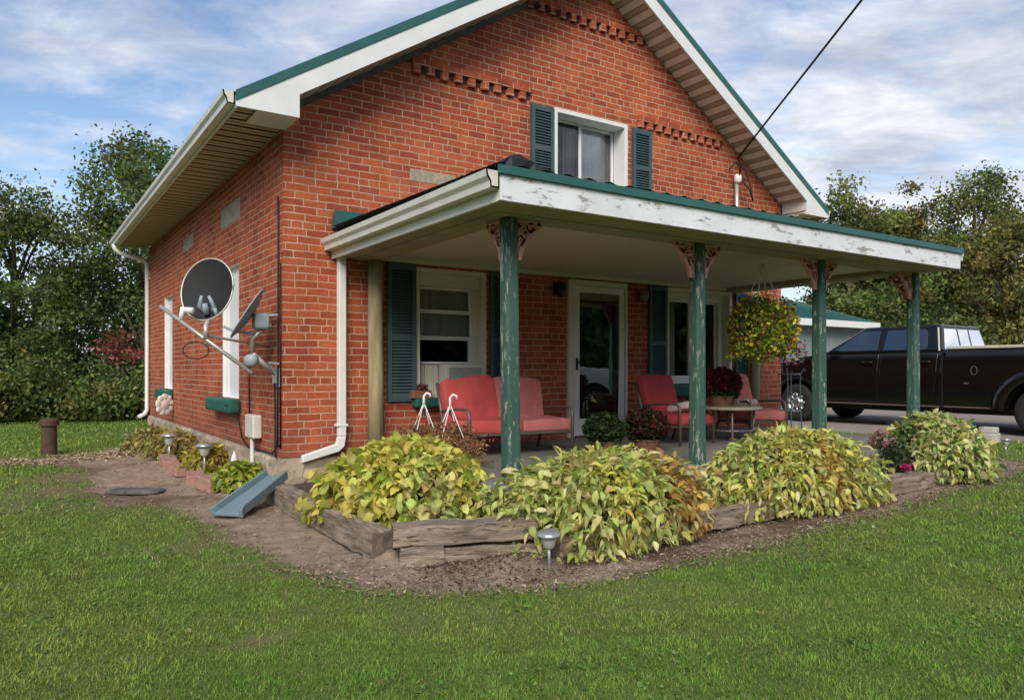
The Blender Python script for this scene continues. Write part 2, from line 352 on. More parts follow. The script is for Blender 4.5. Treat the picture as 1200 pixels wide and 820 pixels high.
# grass blades: one object, too many to count
def blades():
    V = []; K = []
    for r0, r1, dens, w, h in [(1.6, 3.6, 15000, .0036, .018), (3.6, 5.2, 9500, .0045, .020), (5.2, 8, 4200, .0064, .025), (8, 13, 1200, .011, .036), (13, 26, 260, .02, .05)]:
        A = math.pi * (r1 * r1 - r0 * r0) * 100 / 360; n = int(A * dens)
        r = np.sqrt(rng.uniform(r0 * r0, r1 * r1, n)); a = math.atan2(FW[1], FW[0]) + R(50) * rng.uniform(-1, 1, n)
        x = CAM[0] + r * np.cos(a); y = CAM[1] + r * np.sin(a)
        m = soil_mask(x, y); wv = worn(x, y); tuft = .5 + .5 * vn(x, y, 7, 40)
        keep = (m < -.02 + .05 * rng.normal(0, 1, n)) & (rng.uniform(0, 1, n) > wv * .72) & (poly_sd(x, y, GRAVEL) < -.05) & ~((x > -.1) & (x < 8.3) & (y > -3) & (y < 9.2)) & (rng.uniform(0, 1, n) < .78 + .3 * tuft)
        x, y, wv, tuft = x[keep], y[keep], wv[keep], tuft[keep]; n = len(x)
        z = gh(x, y); an = rng.uniform(0, 6.283, n); hh = h * rng.uniform(.4, 1.35, n) * (1 - .35 * wv) * (.70 + .5 * np.clip(tuft, 0, 1.3)); ww = w * rng.uniform(.7, 1.4, n)
        le = hh * rng.uniform(.2, 1.5, n); lx, ly = np.cos(an) * le, np.sin(an) * le; tw = an + 1.57 + rng.normal(0, .5, n); sx_, sy_ = np.cos(tw) * ww * .5, np.sin(tw) * ww * .5
        P = lambda dx, dy, dz: np.stack([x + dx, y + dy, z + dz], 1)
        V.append(np.stack([P(-sx_, -sy_, -.005 + 0 * x), P(sx_, sy_, -.005 + 0 * x), P(lx * .4 - sx_ * .8, ly * .4 - sy_ * .8, hh * .6), P(lx * .4 + sx_ * .8, ly * .4 + sy_ * .8, hh * .6), P(lx, ly, hh * .92)], 1).reshape(-1, 3))
        big = .5 + .5 * np.clip(vn(x, y, 1.1, 14) * .6, -1, 1)
        b2 = .5 + .5 * np.clip(vn(x, y, .45, 77) * .7, -1, 1); c = np.stack([.105 + .115 * big + .085 * b2, .290 + .055 * big + .02 * b2, .034 + .026 * big + .016 * b2], 1) * (1 + rng.normal(0, .25, (n, 1))) * (.76 + .38 * np.clip(tuft, 0, 1.2))[:, None]
        dry = (rng.uniform(0, 1, n) < .05 + .40 * wv)[:, None]; c = np.where(dry, np.array([.42, .34, .17]) * rng.uniform(.5, 1.15, (n, 1)), c)
        lime = (rng.uniform(0, 1, n) < .09)[:, None]; c = np.where(lime, np.array([.30, .38, .08]), c)
        K.append(np.repeat(np.clip(c, .01, .6), 5, 0))
    V = np.concatenate(V); K = np.concatenate(K); n = len(V) // 5; b = np.arange(n)[:, None] * 5
    F = np.concatenate([b + np.array([0, 1, 3]), b + np.array([0, 3, 2]), b + np.array([2, 3, 4])])
    return tag(fast('lawn_grass', V, F, M['grassblade'], None, K), 'short mown green lawn grass around the house', 'grass', kind='stuff')
blades()
# litter on the bare soil: straw, chips and crumbs
n = 90000; x = rng.uniform(-2.6, 9.9, n); y = np.where(rng.uniform(0, 1, n) < .55, rng.uniform(-4.3, -2.8, n), rng.uniform(-3, 6, n)); m = soil_mask(x, y); kp = (m > -.14) & ((rng.uniform(0, 1, n) < .40) | (m < .12) | (np.hypot((x - .4) / .7, (y + 3.65) / .45) < 1)) & ~((x > -.1) & (y > -2.9) & (x < 8)); x, y, m = x[kp], y[kp], m[kp]; n = len(x)
lit = cards('soil_litter', np.stack([x, y, gh(x, y) + .07 * np.exp(-((x - .42) / .38) ** 2 - ((y + 3.62) / .22) ** 2) + .010 + 0 * x], 1), rng.uniform(.008, .04, n), np.where((np.hypot((x - .4) / .75, (y + 3.62) / .38) < 1)[:, None], pick([(.10, .06, .04), (.16, .10, .07), (.07, .045, .03), (.26, .19, .13)], n), pick([(.44, .34, .23), (.36, .27, .19), (.28, .20, .145), (.40, .30, .22), (.22, .155, .11)], n)), M['heather'], up=1.6, aspect=.3)
tag(lit, 'dry straw and wood chips scattered over the bare soil', 'litter', kind='stuff')

n = 9000; x = rng.uniform(-7.5, -.5, n); y = 4.95 + rng.normal(0, .28, n) + np.clip(x + 2, 0, 9) * .45; kp = (x < -.9) | (y > 5); x, y = x[kp], y[kp]; n = len(x)
tag(cards('straw_strip', np.stack([x, y, gh(x, y) + .012], 1), rng.uniform(.03, .10, n), pick([(.52, .42, .26), (.42, .33, .20), (.60, .50, .34), (.34, .26, .17)], n), M['heather'], up=1.8, aspect=.3), 'band of pale dry straw across the lawn left of the house', 'straw', kind='stuff')
n = 60000; x = rng.uniform(-8, 9, n); y = rng.uniform(-7.4, 1, n); cl_ = vn(x, y, 1.7, 61) + .5 * vn(x, y, 5, 62); kp = (cl_ > .55) & (soil_mask(x, y) < -.1) & (poly_sd(x, y, GRAVEL) < 0) & ~((x > -.1) & (y > -3) & (x < 8.3)); x, y = x[kp], y[kp]; n = len(x)
tag(cards('clover', np.stack([x, y, gh(x, y) + rng.uniform(.012, .026, n)], 1), rng.uniform(.012, .026, n), pick([(.12, .25, .05), (.18, .32, .07), (.26, .36, .10), (.10, .20, .04)], n, .25), M['leaf'], up=1.6, aspect=.95), 'patches of pale clover and small weeds in the lawn', 'clover', kind='stuff')
n = 200; x = rng.uniform(-7, 10, n); y = rng.uniform(-7, 6, n); kp = (soil_mask(x, y) < -.05) & (poly_sd(x, y, GRAVEL) < 0) & ~((x > -.1) & (y > -3) & (x < 8.3)); x, y = x[kp], y[kp]; n = len(x)
tag(cards('fallen_leaves', np.stack([x, y, gh(x, y) + .03], 1), rng.uniform(.02, .04, n), pick([(.55, .48, .12), (.40, .24, .08), (.34, .30, .10), (.60, .55, .35)], n), M['leaf'], up=1.2, aspect=.7), 'small yellow and brown leaves fallen on the grass', 'leaves', kind='stuff')
# ------------------------------------------------------------------ house
HW, HD, ZB, ZE, APX, APZ = 8.08, 9.0, .40, 3.84, 4.04, 6.47
house = thing('brick_house', 'red brick gabled house with green metal roof trim and a front porch', 'house')
def grid_wall(holes, x1, top, zb, P, extra=()):
    mb = MB(); xs = sorted({0, x1, *extra} | {a for h in holes for a in h[:2]})
    for a, b in zip(xs[:-1], xs[1:]):
        mid = (a + b) / 2; zs = [(zb, zb)]
        for h in sorted((h for h in holes if h[0] <= mid <= h[1]), key=lambda h: h[2]): zs += [(h[2], h[2]), (h[3], h[3])]
        zs += [(top(a), top(b))]
        for i in range(0, len(zs), 2):
            p, q = zs[i], zs[i + 1]; mb.add([P(a, p[0]), P(b, p[1]), P(b, q[1]), P(a, q[0])], [(0, 1, 2, 3)])
    return mb
UW = (3.45, 4.71, 3.62, 4.66); W1 = (1.50, 2.44, .98, 2.47); W2 = (5.47, 6.87, 1.12, 2.49); DR = (3.67, 4.69, .42, 2.48)
top = lambda x: 6.80 - .63 * abs(x - APX) - .262
wf = grid_wall([UW, W1, W2, DR], HW, top, ZB, lambda a, z: (a, 0, z), (APX,)).build('front_wall', M['brickF'], house)
S1 = (1.81, 2.66, .95, 2.62); S2 = (6.42, 7.22, .97, 2.62)
grid_wall([S1, S2], HD, lambda y: ZE, ZB, lambda a, z: (0, a, z)).build('side_wall', M['brickS'], house)
MB().add([(HW, 0, ZB), (HW, HD, ZB), (HW, HD, ZE), (HW, 0, ZE)], [(0, 1, 2, 3)]).build('side_wall', M['brickS'], house)
MB().add([(0, HD, ZB), (HW, HD, ZB), (HW, HD, ZE), (APX, HD, 6.5), (0, HD, ZE)], [(0, 1, 2, 3, 4)]).build('back_wall', M['brickF'], house)
# foundation with a rough face
mb = MB(); n = 150; vs = []; random.seed(3)
path = [(0, HD - HD * i / 130.) for i in range(131)] + [(i * .9 / 20, 0) for i in range(1, 21)]
zr = [-.2, -.05, .05, .12, .2, .28, .35, .388]
for (px_, py_) in path:
    for q_, z_ in enumerate(zr):
        h_ = (.5 + .5 * math.sin(py_ * 7.3 + px_ * 9 + z_ * 14) * math.sin(z_ * 21 + py_ * 3.1)) * .035 + random.uniform(0, .012)
        if q_ == len(zr) - 1: h_ *= .5
        vs.append((px_ - (.02 + h_) * (px_ < .05), py_ - (.02 + h_) * (py_ < .05), z_ + random.uniform(-.006, .006)))
n8 = len(zr); mb.add(vs, [(i * n8 + j, i * n8 + n8 + j, i * n8 + n8 + j + 1, i * n8 + j + 1) for i in range(len(path) - 1) for j in range(n8 - 1)] + [(i * n8 + n8 - 1, i * n8 + 2 * n8 - 1, 2 * 0 + i * n8 + 2 * n8 - 1, i * n8 + n8 - 1) for i in range(0)])
mb.box(.003, .9, .003, HD, .3, .394)
mb.box(.9, HW + .02, -.02, .3, -.2, ZB - .004); mb.box(HW - .1, HW + .03, .3, HD, -.2, ZB - .004)
mb.build('foundation', M['stone'], house)
for a, b, z0, z1 in [(1.43, 2.02, 3.44, 3.58), (5.1, 5.5, 3.45, 3.57)]:
    MB().box(a, b, -.004, .05, z0, z1).build('stone_block', M['lintel'], house, bevel=.006)
for a, b, z0, z1 in [(1.75, 2.75, 3.16, 3.42), (4.6, 5.4, 3.2, 3.42)]:
    MB().box(-.004, .05, a, b, z0, z1).build('stone_block', M['lintel'], house, bevel=.006)
# dogtooth courses
def dentil(x0, x1, z):
    mb = MB(); mb.box(x0, x1, -.05, .02, z, z + .068); nn = int((x1 - x0) / .165); w = (x1 - x0) / nn
    for i in range(nn):
        xa = x0 + i * w; d = random.uniform(-.006, .006)
        mb.prism([(xa + .005, -.006), (xa + w * .10, -.046 + d), (xa + w * .56, -.046 + d), (xa + w * .60, -.006)], (z - .090 - random.uniform(0, .02), z - .003), 2)
    mb.cur = 1; mb.box(x0, x1, -.005, .02, z - .085, z - .001)  # dark backing strip imitates shade between the teeth
    mb.build('dentil_course', [M['brickF'], M['gapshade']], house)
dentil(1.44, 3.08, 4.76); dentil(4.90, 6.64, 4.76); dentil(3.02, 5.06, 5.92)
# roof: two sheets with ribs
RS = .63; RA = 6.80
def rz(x): return RA - RS * abs(x - APX)
roof = MB()
for sgn in (-1, 1):
    e = APX + sgn * 4.62
    roof.add([(APX, -.45, RA), (APX, 9.45, RA), (e, 9.45, rz(e)), (e, -.45, rz(e)), (APX, -.45, RA - .03), (APX, 9.45, RA - .03), (e, 9.45, rz(e) - .03), (e, -.45, rz(e) - .03)], [(0, 1, 2, 3), (7, 6, 5, 4), (0, 3, 7, 4), (1, 5, 6, 2), (3, 2, 6, 7)])
    yy = -.3
    while yy < 9.4:
        roof.add([(APX, yy, RA + .001), (APX, yy + .05, RA + .001), (e, yy + .05, rz(e) + .001), (e, yy, rz(e) + .001), (APX, yy + .012, RA + .022), (APX, yy + .038, RA + .022), (e, yy + .038, rz(e) + .022), (e, yy + .012, rz(e) + .022)], [(4, 5, 6, 7), (0, 4, 7, 3), (1, 2, 6, 5), (3, 7, 6, 2)]); yy += .3
rf = roof.build('roof', M['greenmetal'], house)
def raked(sgn, y0, y1, t0, t1, x_in=0.):      # sloping board between vertical offsets t0..t1 under the roof line
    e = APX + sgn * 4.62; i = APX + sgn * x_in
    return [(i, y0, rz(i) - t0), (e, y0, rz(e) - t0), (e, y0, rz(e) - t1), (i, y0, rz(i) - t1), (i, y1, rz(i) - t0), (e, y1, rz(e) - t0), (e, y1, rz(e) - t1), (i, y1, rz(i) - t1)]
BX = [(0, 1, 2, 3), (7, 6, 5, 4), (0, 4, 5, 1), (1, 5, 6, 2), (2, 6, 7, 3), (3, 7, 4, 0)]
for sgn in (-1, 1):
    MB().add(raked(sgn, -.475, -.452, -.012, .085), BX).build('rake_trim', M['greenmetal'], rf)
    ee = APX + sgn * 4.62; ww = .02 if sgn < 0 else HW + .02
    MB().prism([(APX, RA - .087), (ee, rz(ee) - .087), (ee, 3.755), (ww, 3.755), (ww, rz(ww) - .285), (APX, RA - .285)], (-.465, -.435), 1).build('rake_board', M['white'], rf)
    # ribbed vinyl soffit between board and wall
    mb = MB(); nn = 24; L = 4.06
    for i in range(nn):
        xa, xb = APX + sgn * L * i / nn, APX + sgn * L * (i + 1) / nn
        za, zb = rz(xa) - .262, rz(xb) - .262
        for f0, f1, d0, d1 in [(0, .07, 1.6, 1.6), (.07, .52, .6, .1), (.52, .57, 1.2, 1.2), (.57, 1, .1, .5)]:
            mb.cur = 1 if (f1 - f0 < .1 or f0 > .55) else 0  # darker slot on grooves and second facets stands for their shading
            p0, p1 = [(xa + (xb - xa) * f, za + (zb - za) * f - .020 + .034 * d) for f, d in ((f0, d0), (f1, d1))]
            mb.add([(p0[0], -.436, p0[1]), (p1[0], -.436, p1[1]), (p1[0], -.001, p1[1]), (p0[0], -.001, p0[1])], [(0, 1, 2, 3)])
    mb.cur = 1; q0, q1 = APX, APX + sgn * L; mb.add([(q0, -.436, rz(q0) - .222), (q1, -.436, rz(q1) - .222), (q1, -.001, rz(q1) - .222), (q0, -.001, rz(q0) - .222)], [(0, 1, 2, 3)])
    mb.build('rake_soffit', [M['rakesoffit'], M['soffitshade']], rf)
    mb = MB()
    if sgn < 0: i_, e_ = APX - .05, .03; mb.prism([(i_, rz(i_) - .27), (e_, rz(e_) - .27), (e_, rz(e_) - .345), (i_, rz(i_) - .345)], (-.03, -.003), 1)
    if mb.v: 
        mb.build('frieze_board', M['oldwood'], rf)
    # boxed return (pork chop)
    e = APX + sgn * 4.60; w = 0.02 if sgn < 0 else HW + .02
    xc = APX + sgn * 4.42; pts = [(xc, 3.757), (w, 3.757), (w, rz(w) - .262)]
    MB().prism(pts, (-.434, -.003), 1).build('boxed_return', M['white'] if sgn < 0 else M['cream'], rf)
# eave soffit and fascia and gutter
for sgn, nm in ((-1, 'left'), (1, 'right')):
    mb = MB(); y = -.433; xw = 0 if sgn < 0 else HW; xe = APX + sgn * 4.60
    while y < 9.4:
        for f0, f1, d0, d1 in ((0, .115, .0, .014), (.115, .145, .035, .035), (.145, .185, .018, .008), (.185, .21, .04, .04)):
            mb.cur = 1 if f1 - f0 < .035 else 0  # narrow groove strips take the painted shadow tone
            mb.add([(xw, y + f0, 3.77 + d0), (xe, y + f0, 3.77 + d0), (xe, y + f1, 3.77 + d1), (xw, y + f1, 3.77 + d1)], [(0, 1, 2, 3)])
        y += .21
    mb.cur = 1; mb.add([(xw, -.433, 3.816), (xe, -.433, 3.816), (xe, 9.42, 3.816), (xw, 9.42, 3.816)], [(0, 1, 2, 3)])
    mb.build('eave_soffit', [M['soffit'], M['eaveshade']], rf)
    x0, x1 = sorted((xe, xe + sgn * .02)); MB().box(x0, x1, -.45, 9.42, 3.745, 3.90).build('eave_fascia', M['gutter'], rf)
def kgutter(p0, p1, z, out, name, parent, mat):   # K-style gutter from p0 to p1 (xy), out = outward unit vector
    prof = [(0, .12), (0, 0), (.075, 0), (.080, .045), (.105, .075), (.112, .12), (.098, .12), (.092, .085), (.068, .05), (.064, .012), (.012, .012), (.012, .12)]
    mb = MB(); n = len(prof); vs = []
    for p in (p0, p1): vs += [(p[0] + out[0] * a, p[1] + out[1] * a, z + b) for a, b in prof]
    mb.add(vs, [list(range(n))[::-1], list(range(n, 2 * n))] + [(i, (i + 1) % n, n + (i + 1) % n, n + i) for i in range(n)])
    for p in (p0, p1): mb.add([(p[0] + out[0] * a, p[1] + out[1] * a, z + b) for a, b in prof[:6]], [(0, 1, 2, 3, 4, 5)])
    return mb.build(name, mat, parent)
kgutter((-.582, -.44), (-.582, 9.42), 3.775, (-1, 0), 'gutter', rf, M['gutter'])
kgutter((8.662, -.44), (8.662, 9.42), 3.765, (1, 0), 'gutter', rf, M['gutter'])
MB().tube([(-.64, 8.95, 3.78), (-.64, 8.95, 3.70), (-.55, 8.96, 3.62), (-.15, 8.97, 3.52), (-.055, 8.97, 3.44), (-.055, 8.97, .50), (-.10, 8.95, .42), (-.22, 8.9, .36)], .042, 10).build('downspout', M['whiteplastic'], house, smooth=True)

def shutter(x0, x1, z0, z1, parent=house):
    mb = MB(); y0, y1 = -.045, -.002; s = .05
    mb.box(x0, x0 + s, y0, y1, z0, z1); mb.box(x1 - s, x1, y0, y1, z0, z1)
    zm = z0 + (z1 - z0) * .44
    for a, b in ((z0, z0 + .07), (zm, zm + .06), (z1 - .07, z1)): mb.box(x0 + s, x1 - s, y0 + .002, y1, a, b)
    mb.box(x0 + s, x1 - s, -.012, -.004, z0 + .07, z1 - .07)
    for a, b in ((z0 + .07, zm), (zm + .06, z1 - .07)):
        n = int((b - a) / .034); h = (b - a) / n
        for i in range(n):
            za = a + i * h; mb.add([(x0 + s, -.040, za), (x1 - s, -.040, za), (x1 - s, -.012, za + h * .95), (x0 + s, -.012, za + h * .95), (x0 + s, -.040, za + .006), (x1 - s, -.040, za + .006)], [(0, 1, 2, 3), (0, 4, 5, 1), (4, 3, 2, 5)])
    return mb.build('shutter', M['shutter'], parent)
shutter(3.09, 3.44, 3.62, 4.64); shutter(4.80, 5.15, 3.62, 4.64)
shutter(1.14, 1.49, .95, 2.49); shutter(2.48, 2.83, .95, 2.49); shutter(5.11, 5.46, .98, 2.49); shutter(6.93, 7.2, .98, 2.49)

def jamb(mb, h, d0, d1, t):      # lining of an opening, d0..d1 in depth
    a, b, z0, z1 = h
    mb.box(a, a + t, d0, d1, z0, z1); mb.box(b - t, b, d0, d1, z0, z1); mb.box(a + t, b - t, d0, d1, z1 - t, z1); mb.box(a + t, b - t, d0, d1, z0, z0 + t)
def pane(a, b, z0, z1, y, parent, mat=None):
    return MB().add([(a, y, z0), (b, y, z0), (b, y, z1), (a, y, z1)], [(0, 1, 2, 3)]).build('pane', mat or M['glass'], parent)
def sash(a, b, z0, z1, y, parent, t=.035, mat=None, gm=None):
    mb = MB(); jamb(mb, (a, b, z0, z1), y - .02, y + .02, t); o = mb.build('sash', mat or M['white'], parent, bevel=.004)
    pane(a + t, b - t, z0 + t, z1 - t, y + .003, o, gm); return o
def drape(name, a, b, z0, z1, y, mat, parent, amp=.02, waves=9):
    mb = MB(); n = 60
    vs = []
    for i in range(n + 1):
        u = i / n; yy = y + amp * math.sin(u * waves * 6.283) + amp * .4 * math.sin(u * waves * 15)
        vs += [(a + (b - a) * u, yy, z0), (a + (b - a) * u, yy, z1)]
    mb.add(vs, [(2 * i, 2 * i + 2, 2 * i + 3, 2 * i + 1) for i in range(n)]); return mb.build(name, mat, parent, smooth=True)
def room(a, b, z0, z1, y0, y1, parent):
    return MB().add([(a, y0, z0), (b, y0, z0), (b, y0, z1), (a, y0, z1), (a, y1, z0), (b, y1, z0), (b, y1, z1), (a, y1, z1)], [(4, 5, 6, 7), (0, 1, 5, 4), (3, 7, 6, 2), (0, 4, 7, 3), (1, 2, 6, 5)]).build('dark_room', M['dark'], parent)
# upper window: deep white lining, two sliding sashes
mb = MB(); a, b, z0, z1 = UW
jamb(mb, (a, b, z0, z1), -.03, .20, .055); uw = mb.build('window', M['white'], house, bevel=.004)
MB().box(a + .05, b - .05, .2, .27, z0 + .05, z0 + .10).build('frame', M['white'], uw)
sash(a + .055, 4.05, z0 + .055, z1 - .055, .185, uw, mat=None); sash(4.03, b - .055, z0 + .055, z1 - .055, .225, uw, gm=M['glassup'])
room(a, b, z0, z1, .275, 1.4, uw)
drape('curtain', 3.86, 4.05, z0, z1 - .06, .33, M['curtain'], uw, .02, 3); drape('curtain', 4.08, 4.55, z0, z1 - .06, .262, M['bluecurtain'], uw, .008, 3)
# lower left window with air conditioner
mb = MB(); a, b, z0, z1 = W1
jamb(mb, (a, b, z0, z1), -.012, .16, .05); w1 = mb.build('window', M['cream'], house, bevel=.004)
MB().box(a + .05, b - .05, .06, .155, 2.27, z1 - .05).build('head_panel', M['cream'], w1, bevel=.006)
MB().box(b - .14, b - .05, .10, .16, z0 + .05, 2.27).build('frame', M['cream'], w1, bevel=.006)
sash(a + .05, b - .14, 1.98, 2.27, .14, w1, .028); sash(a + .05, b - .14, 1.68, 1.98, .13, w1, .018); sash(a + .05, b - .14, 1.37, 1.68, .145, w1, .028)
room(a, b, z0, z1, .2, 1.5, w1)
drape('curtain', a + .05, b - .14, 1.69, 2.3, .185, M['curtain'], w1, .010, 5)
ac = MB(); ac.box(1.86, b - .06, -.06, .3, z0 + .06, 1.365).build('air_conditioner', M['cream'], w1, bevel=.012)
MB().box(1.90, b - .10, -.066, -.058, z0 + .09, 1.33).build('grille', M['grille'], w1)
mb = MB()
for i in range(10): mb.box(a + .05 + i * .03, a + .075 + i * .03, .10 + .01 * (i % 2), .14, z0 + .05, 1.36)
mb.build('accordion_panel', M['cream'], w1)
MB().box(a - .06, b + .04, -.13, -.002, z0 - .10, z0 + .0).build('sill', M['sillgreen'], house, bevel=.025, seg=3)
# lower right window
mb = MB(); a, b, z0, z1 = W2
jamb(mb, (a, b, z0, z1), -.012, .20, .055); w2 = mb.build('window', M['cream'], house, bevel=.004)
MB().box(b - .15, b - .055, .12, .20, z0 + .05, z1 - .055).build('frame', M['cream'], w2, bevel=.006)
MB().box(a + .055, b - .055, .10, .195, z1 - .16, z1 - .055).build('head_panel', M['cream'], w2, bevel=.006)
sash(a + .055, 6.12, z0 + .055, z1 - .16, .17, w2, .025); sash(6.10, b - .15, z0 + .055, z1 - .16, .195, w2, .025)
room(a, b, z0, z1, .24, 1.5, w2)
drape('curtain', 5.54, 5.88, z0, z1 - .1, .228, M['curtain'], w2, .008, 6); drape('curtain', 6.15, 6.45, z0, z1 - .1, .228, M['curtain'], w2, .008, 6)
MB().box(a + .01, b - .01, -.05, .01, z0 - .02, z0 + .10).build('sill_board', M['white'], w2, bevel=.008)
MB().box(a - .04, b + .04, -.13, -.002, z0 - .20, z0 - .03).build('sill', M['sillgreen'], house, bevel=.025, seg=3)
# storm door
a, b, z0, z1 = DR
mb = MB(); mb.box(a, a + .10, -.05, .08, z0, z1); mb.box(b - .04, b, -.05, .08, z0, z1); mb.box(a + .10, b - .04, -.05, .08, z1 - .07, z1)
dr = mb.build('storm_door', M['cream'], house, bevel=.008)
mb = MB(); jamb(mb, (a + .105, b - .045, z0 + .02, z1 - .075), -.035, .01, .085); mb.box(a + .19, b - .13, -.034, .009, z0 + .10, .66); fr = mb.build('door_frame', M['white'], dr, bevel=.006)
pane(a + .19, b - .13, .66, z1 - .16, -.01, dr, M['glassdoor'])
MB().box(a + .1, b - .04, .13, .17, z0, z1).build('inner_door', M['innerdoor'], dr)
mb = MB(); mb.box(3.795, 3.825, -.05, -.034, 1.30, 1.46); mb.tube([(3.81, -.05, 1.40), (3.81, -.085, 1.40), (3.87, -.09, 1.395)], .010, 8); mb.build('handle', M['black'], dr, bevel=.003)
MB().tube([(b - .17, -.055, .5), (b - .15, -.05, 1.3)], .012, 8).build('door_closer', M['whiteplastic'], dr)
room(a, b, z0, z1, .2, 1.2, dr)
# side windows, boarded white, with green sills
for (a, b, z0, z1) in (S1, S2):
    MB().add([(.07, a, z0), (.07, b, z0), (.07, b, z1), (.07, a, z1)], [(0, 1, 2, 3)]).build('window_board', M['white'], house)
    mb = MB()
    for p, q in ((a, a + .001), (b - .001, b)): mb.add([(0, p, z0), (.07, p, z0), (.07, p, z1), (0, p, z1)], [(0, 1, 2, 3)])
    mb.add([(0, a, z1), (0, b, z1), (.07, b, z1), (.07, a, z1)], [(0, 1, 2, 3)]); mb.add([(0, a, z0), (0, b, z0), (.07, b, z0), (.07, a, z0)], [(0, 1, 2, 3)])
    mb.build('reveal', M['white'], house)
    MB().box(.045, .069, b - .07, b - .001, z0, z1).build('window_casing', M['white'], house)
    MB().box(-.16, -.002, a - .12, b + .34 * (a < 3) + .1 * (a > 3), z0 - .18, z0 - .005).build('sill', M['sillgreen'], house, bevel=.04, seg=3)
# electric service mast
sv = MB(); sv.tube([(6.91, -.07, 3.2), (6.91, -.07, 4.22)], .033, 12); svo = sv.build('service_mast', M['galv'], house, smooth=True)
MB().lathe([(.001, .12), (.05, .10), (.06, .06), (.058, .0), (.045, -.02), (.03, -.03)], 16, Matrix.Translation((6.91, -.09, 4.18))).build('weatherhead', M['whiteplastic'], svo, smooth=True)
MB().tube([(6.90, -.12, 4.24), (6.84, -.2, 4.40), (6.76, -.18, 4.42), (6.70, -.15, 4.36), (6.68, -.12, 4.32)], .012, 6).tube([(6.93, -.12, 4.22), (7.05, -.2, 4.05), (7.12, -.2, 3.9), (7.13, -.16, 4.1), (7.06, -.12, 4.35), (6.95, -.06, 4.53)], .015, 6).build('drip_loop', M['cable'], svo, smooth=True)
P0 = Vector((6.94, -.06, 4.54)); P1 = Vector((6.231, -2.528, 5.815)); dv = P1 - P0
pts = [P0 + dv * t + Vector((0, 0, -.10 * math.sin(min(t, 1) * math.pi))) for t in [i / 12 * 6 for i in range(13)]]
pts = [P0 + dv * t + Vector((0, 0, -.05 * math.sin(math.pi * t / 6) )) for t in [i * .25 for i in range(25)]]
tag(MB().tube(pts, .016, 6).build('service_cable', M['cable'], None, smooth=True), 'black overhead electric cable running up from the gable to the sky', 'cable')
# wall lamps by the door
for x in (3.50, 4.94):
    mb = MB(); mb.box(x - .05, x + .05, -.03, -.002, 2.26, 2.42); mb.lathe([(.02, .10), (.07, .06), (.075, -.0), (.04, -.09), (.01, -.1)], 12, Matrix.Translation((x, -.10, 2.33))); mb.build('wall_lamp', M['black'] if x < 4 else M['frame'], house)
# meter box, conduits and wall cables
mb = MB(); mb.box(-.11, -.004, .76, 1.10, .54, .80); bo = mb.build('utility_box', M['gutter'], house, bevel=.02, seg=3)
MB().tube([(-.07, .93, .54), (-.07, .93, .05)], .022, 8).build('conduit', M['whiteplastic'], bo)
MB().tube([(-.02, 1.72, .92), (-.18, 1.72, .88), (-.03, 1.70, .70), (-.02, 1.60, .50), (-.02, 1.30, .40), (-.03, .8, .42), (-.03, .3, .42), (-.02, .14, .50), (-.02, .12, 1.2), (-.02, .11, 2.6), (-.02, .12, 3.1)], .009, 6).tube([(-.02, .24, 1.2), (-.02, .22, .45), (-.02, .18, .36)], .009, 6).tube([(-.02, 1.25, 1.5), (-.02, 1.25, .8)], .008, 6).tube([(-.02, .17, .55), (-.015, .05, .5), (-.012, .06, 2.4)], .008, 6).build('wall_cable', M['cable'], house, smooth=True)
Tm = Matrix.Translation((-.16, 6.17, .71)) @ Matrix.Rotation(R(-58), 4, 'Z') @ Matrix.Rotation(R(-90), 4, 'Y')
wo = thing('wall_ornament', 'round white flower shaped ornament with a dark centre on the side wall', 'ornament')
mb = MB()
for i in range(9):
    a = R(40 * i); mb.superq(.062, .062, .022, .8, Tm @ Matrix.Translation((.125 * math.cos(a), .125 * math.sin(a), 0)), 12, 6)
mb.lathe([(.001, .02), (.12, .018), (.13, 0), (.12, -.018), (.001, -.02)], 20, Tm); mb.build('rim', M['whiteplastic'], wo, smooth=True)
MB().lathe([(.001, .04), (.04, .035), (.045, .015)], 12, Tm).build('centre', M['black'], wo)
MB().tube([(-.14, 6.18, .71), (.01, 6.24, .71)], .012, 6).build('bracket', M['greymetal'], wo)

# ------------------------------------------------------------------ porch
porch = thing('front_porch', 'flat roofed front porch with flaking green posts and pink brackets', 'porch')
PX0, PX1, PY = .52, 6.93, -3.3
MB().box(.78, 7.3, -3.0, -.025, -.1, .42).build('floor_slab', M['concrete'], porch, bevel=.02)
# roof sheet rising to the wall, corrugated
mb = MB(); nn = 96; vs = []
for i in range(nn + 1):
    x = PX0 - .03 + (PX1 + .05 - PX0) * i / nn; h = .006 + .016 * (i % 3 == 0) + .009 * (i % 4 in (1, 3)) * 0
    vs += [(x, PY - .03, 2.716 + h), (x, -.09, 2.79 + h)]
mb.add(vs, [(2 * i, 2 * i + 2, 2 * i + 3, 2 * i + 1) for i in range(nn)]); mb.box(PX0 + .05, PX1 - .05, PY + .03, -.02, 2.58, 2.68)
pr = mb.build('porch_roof', M['darkroof'], porch)
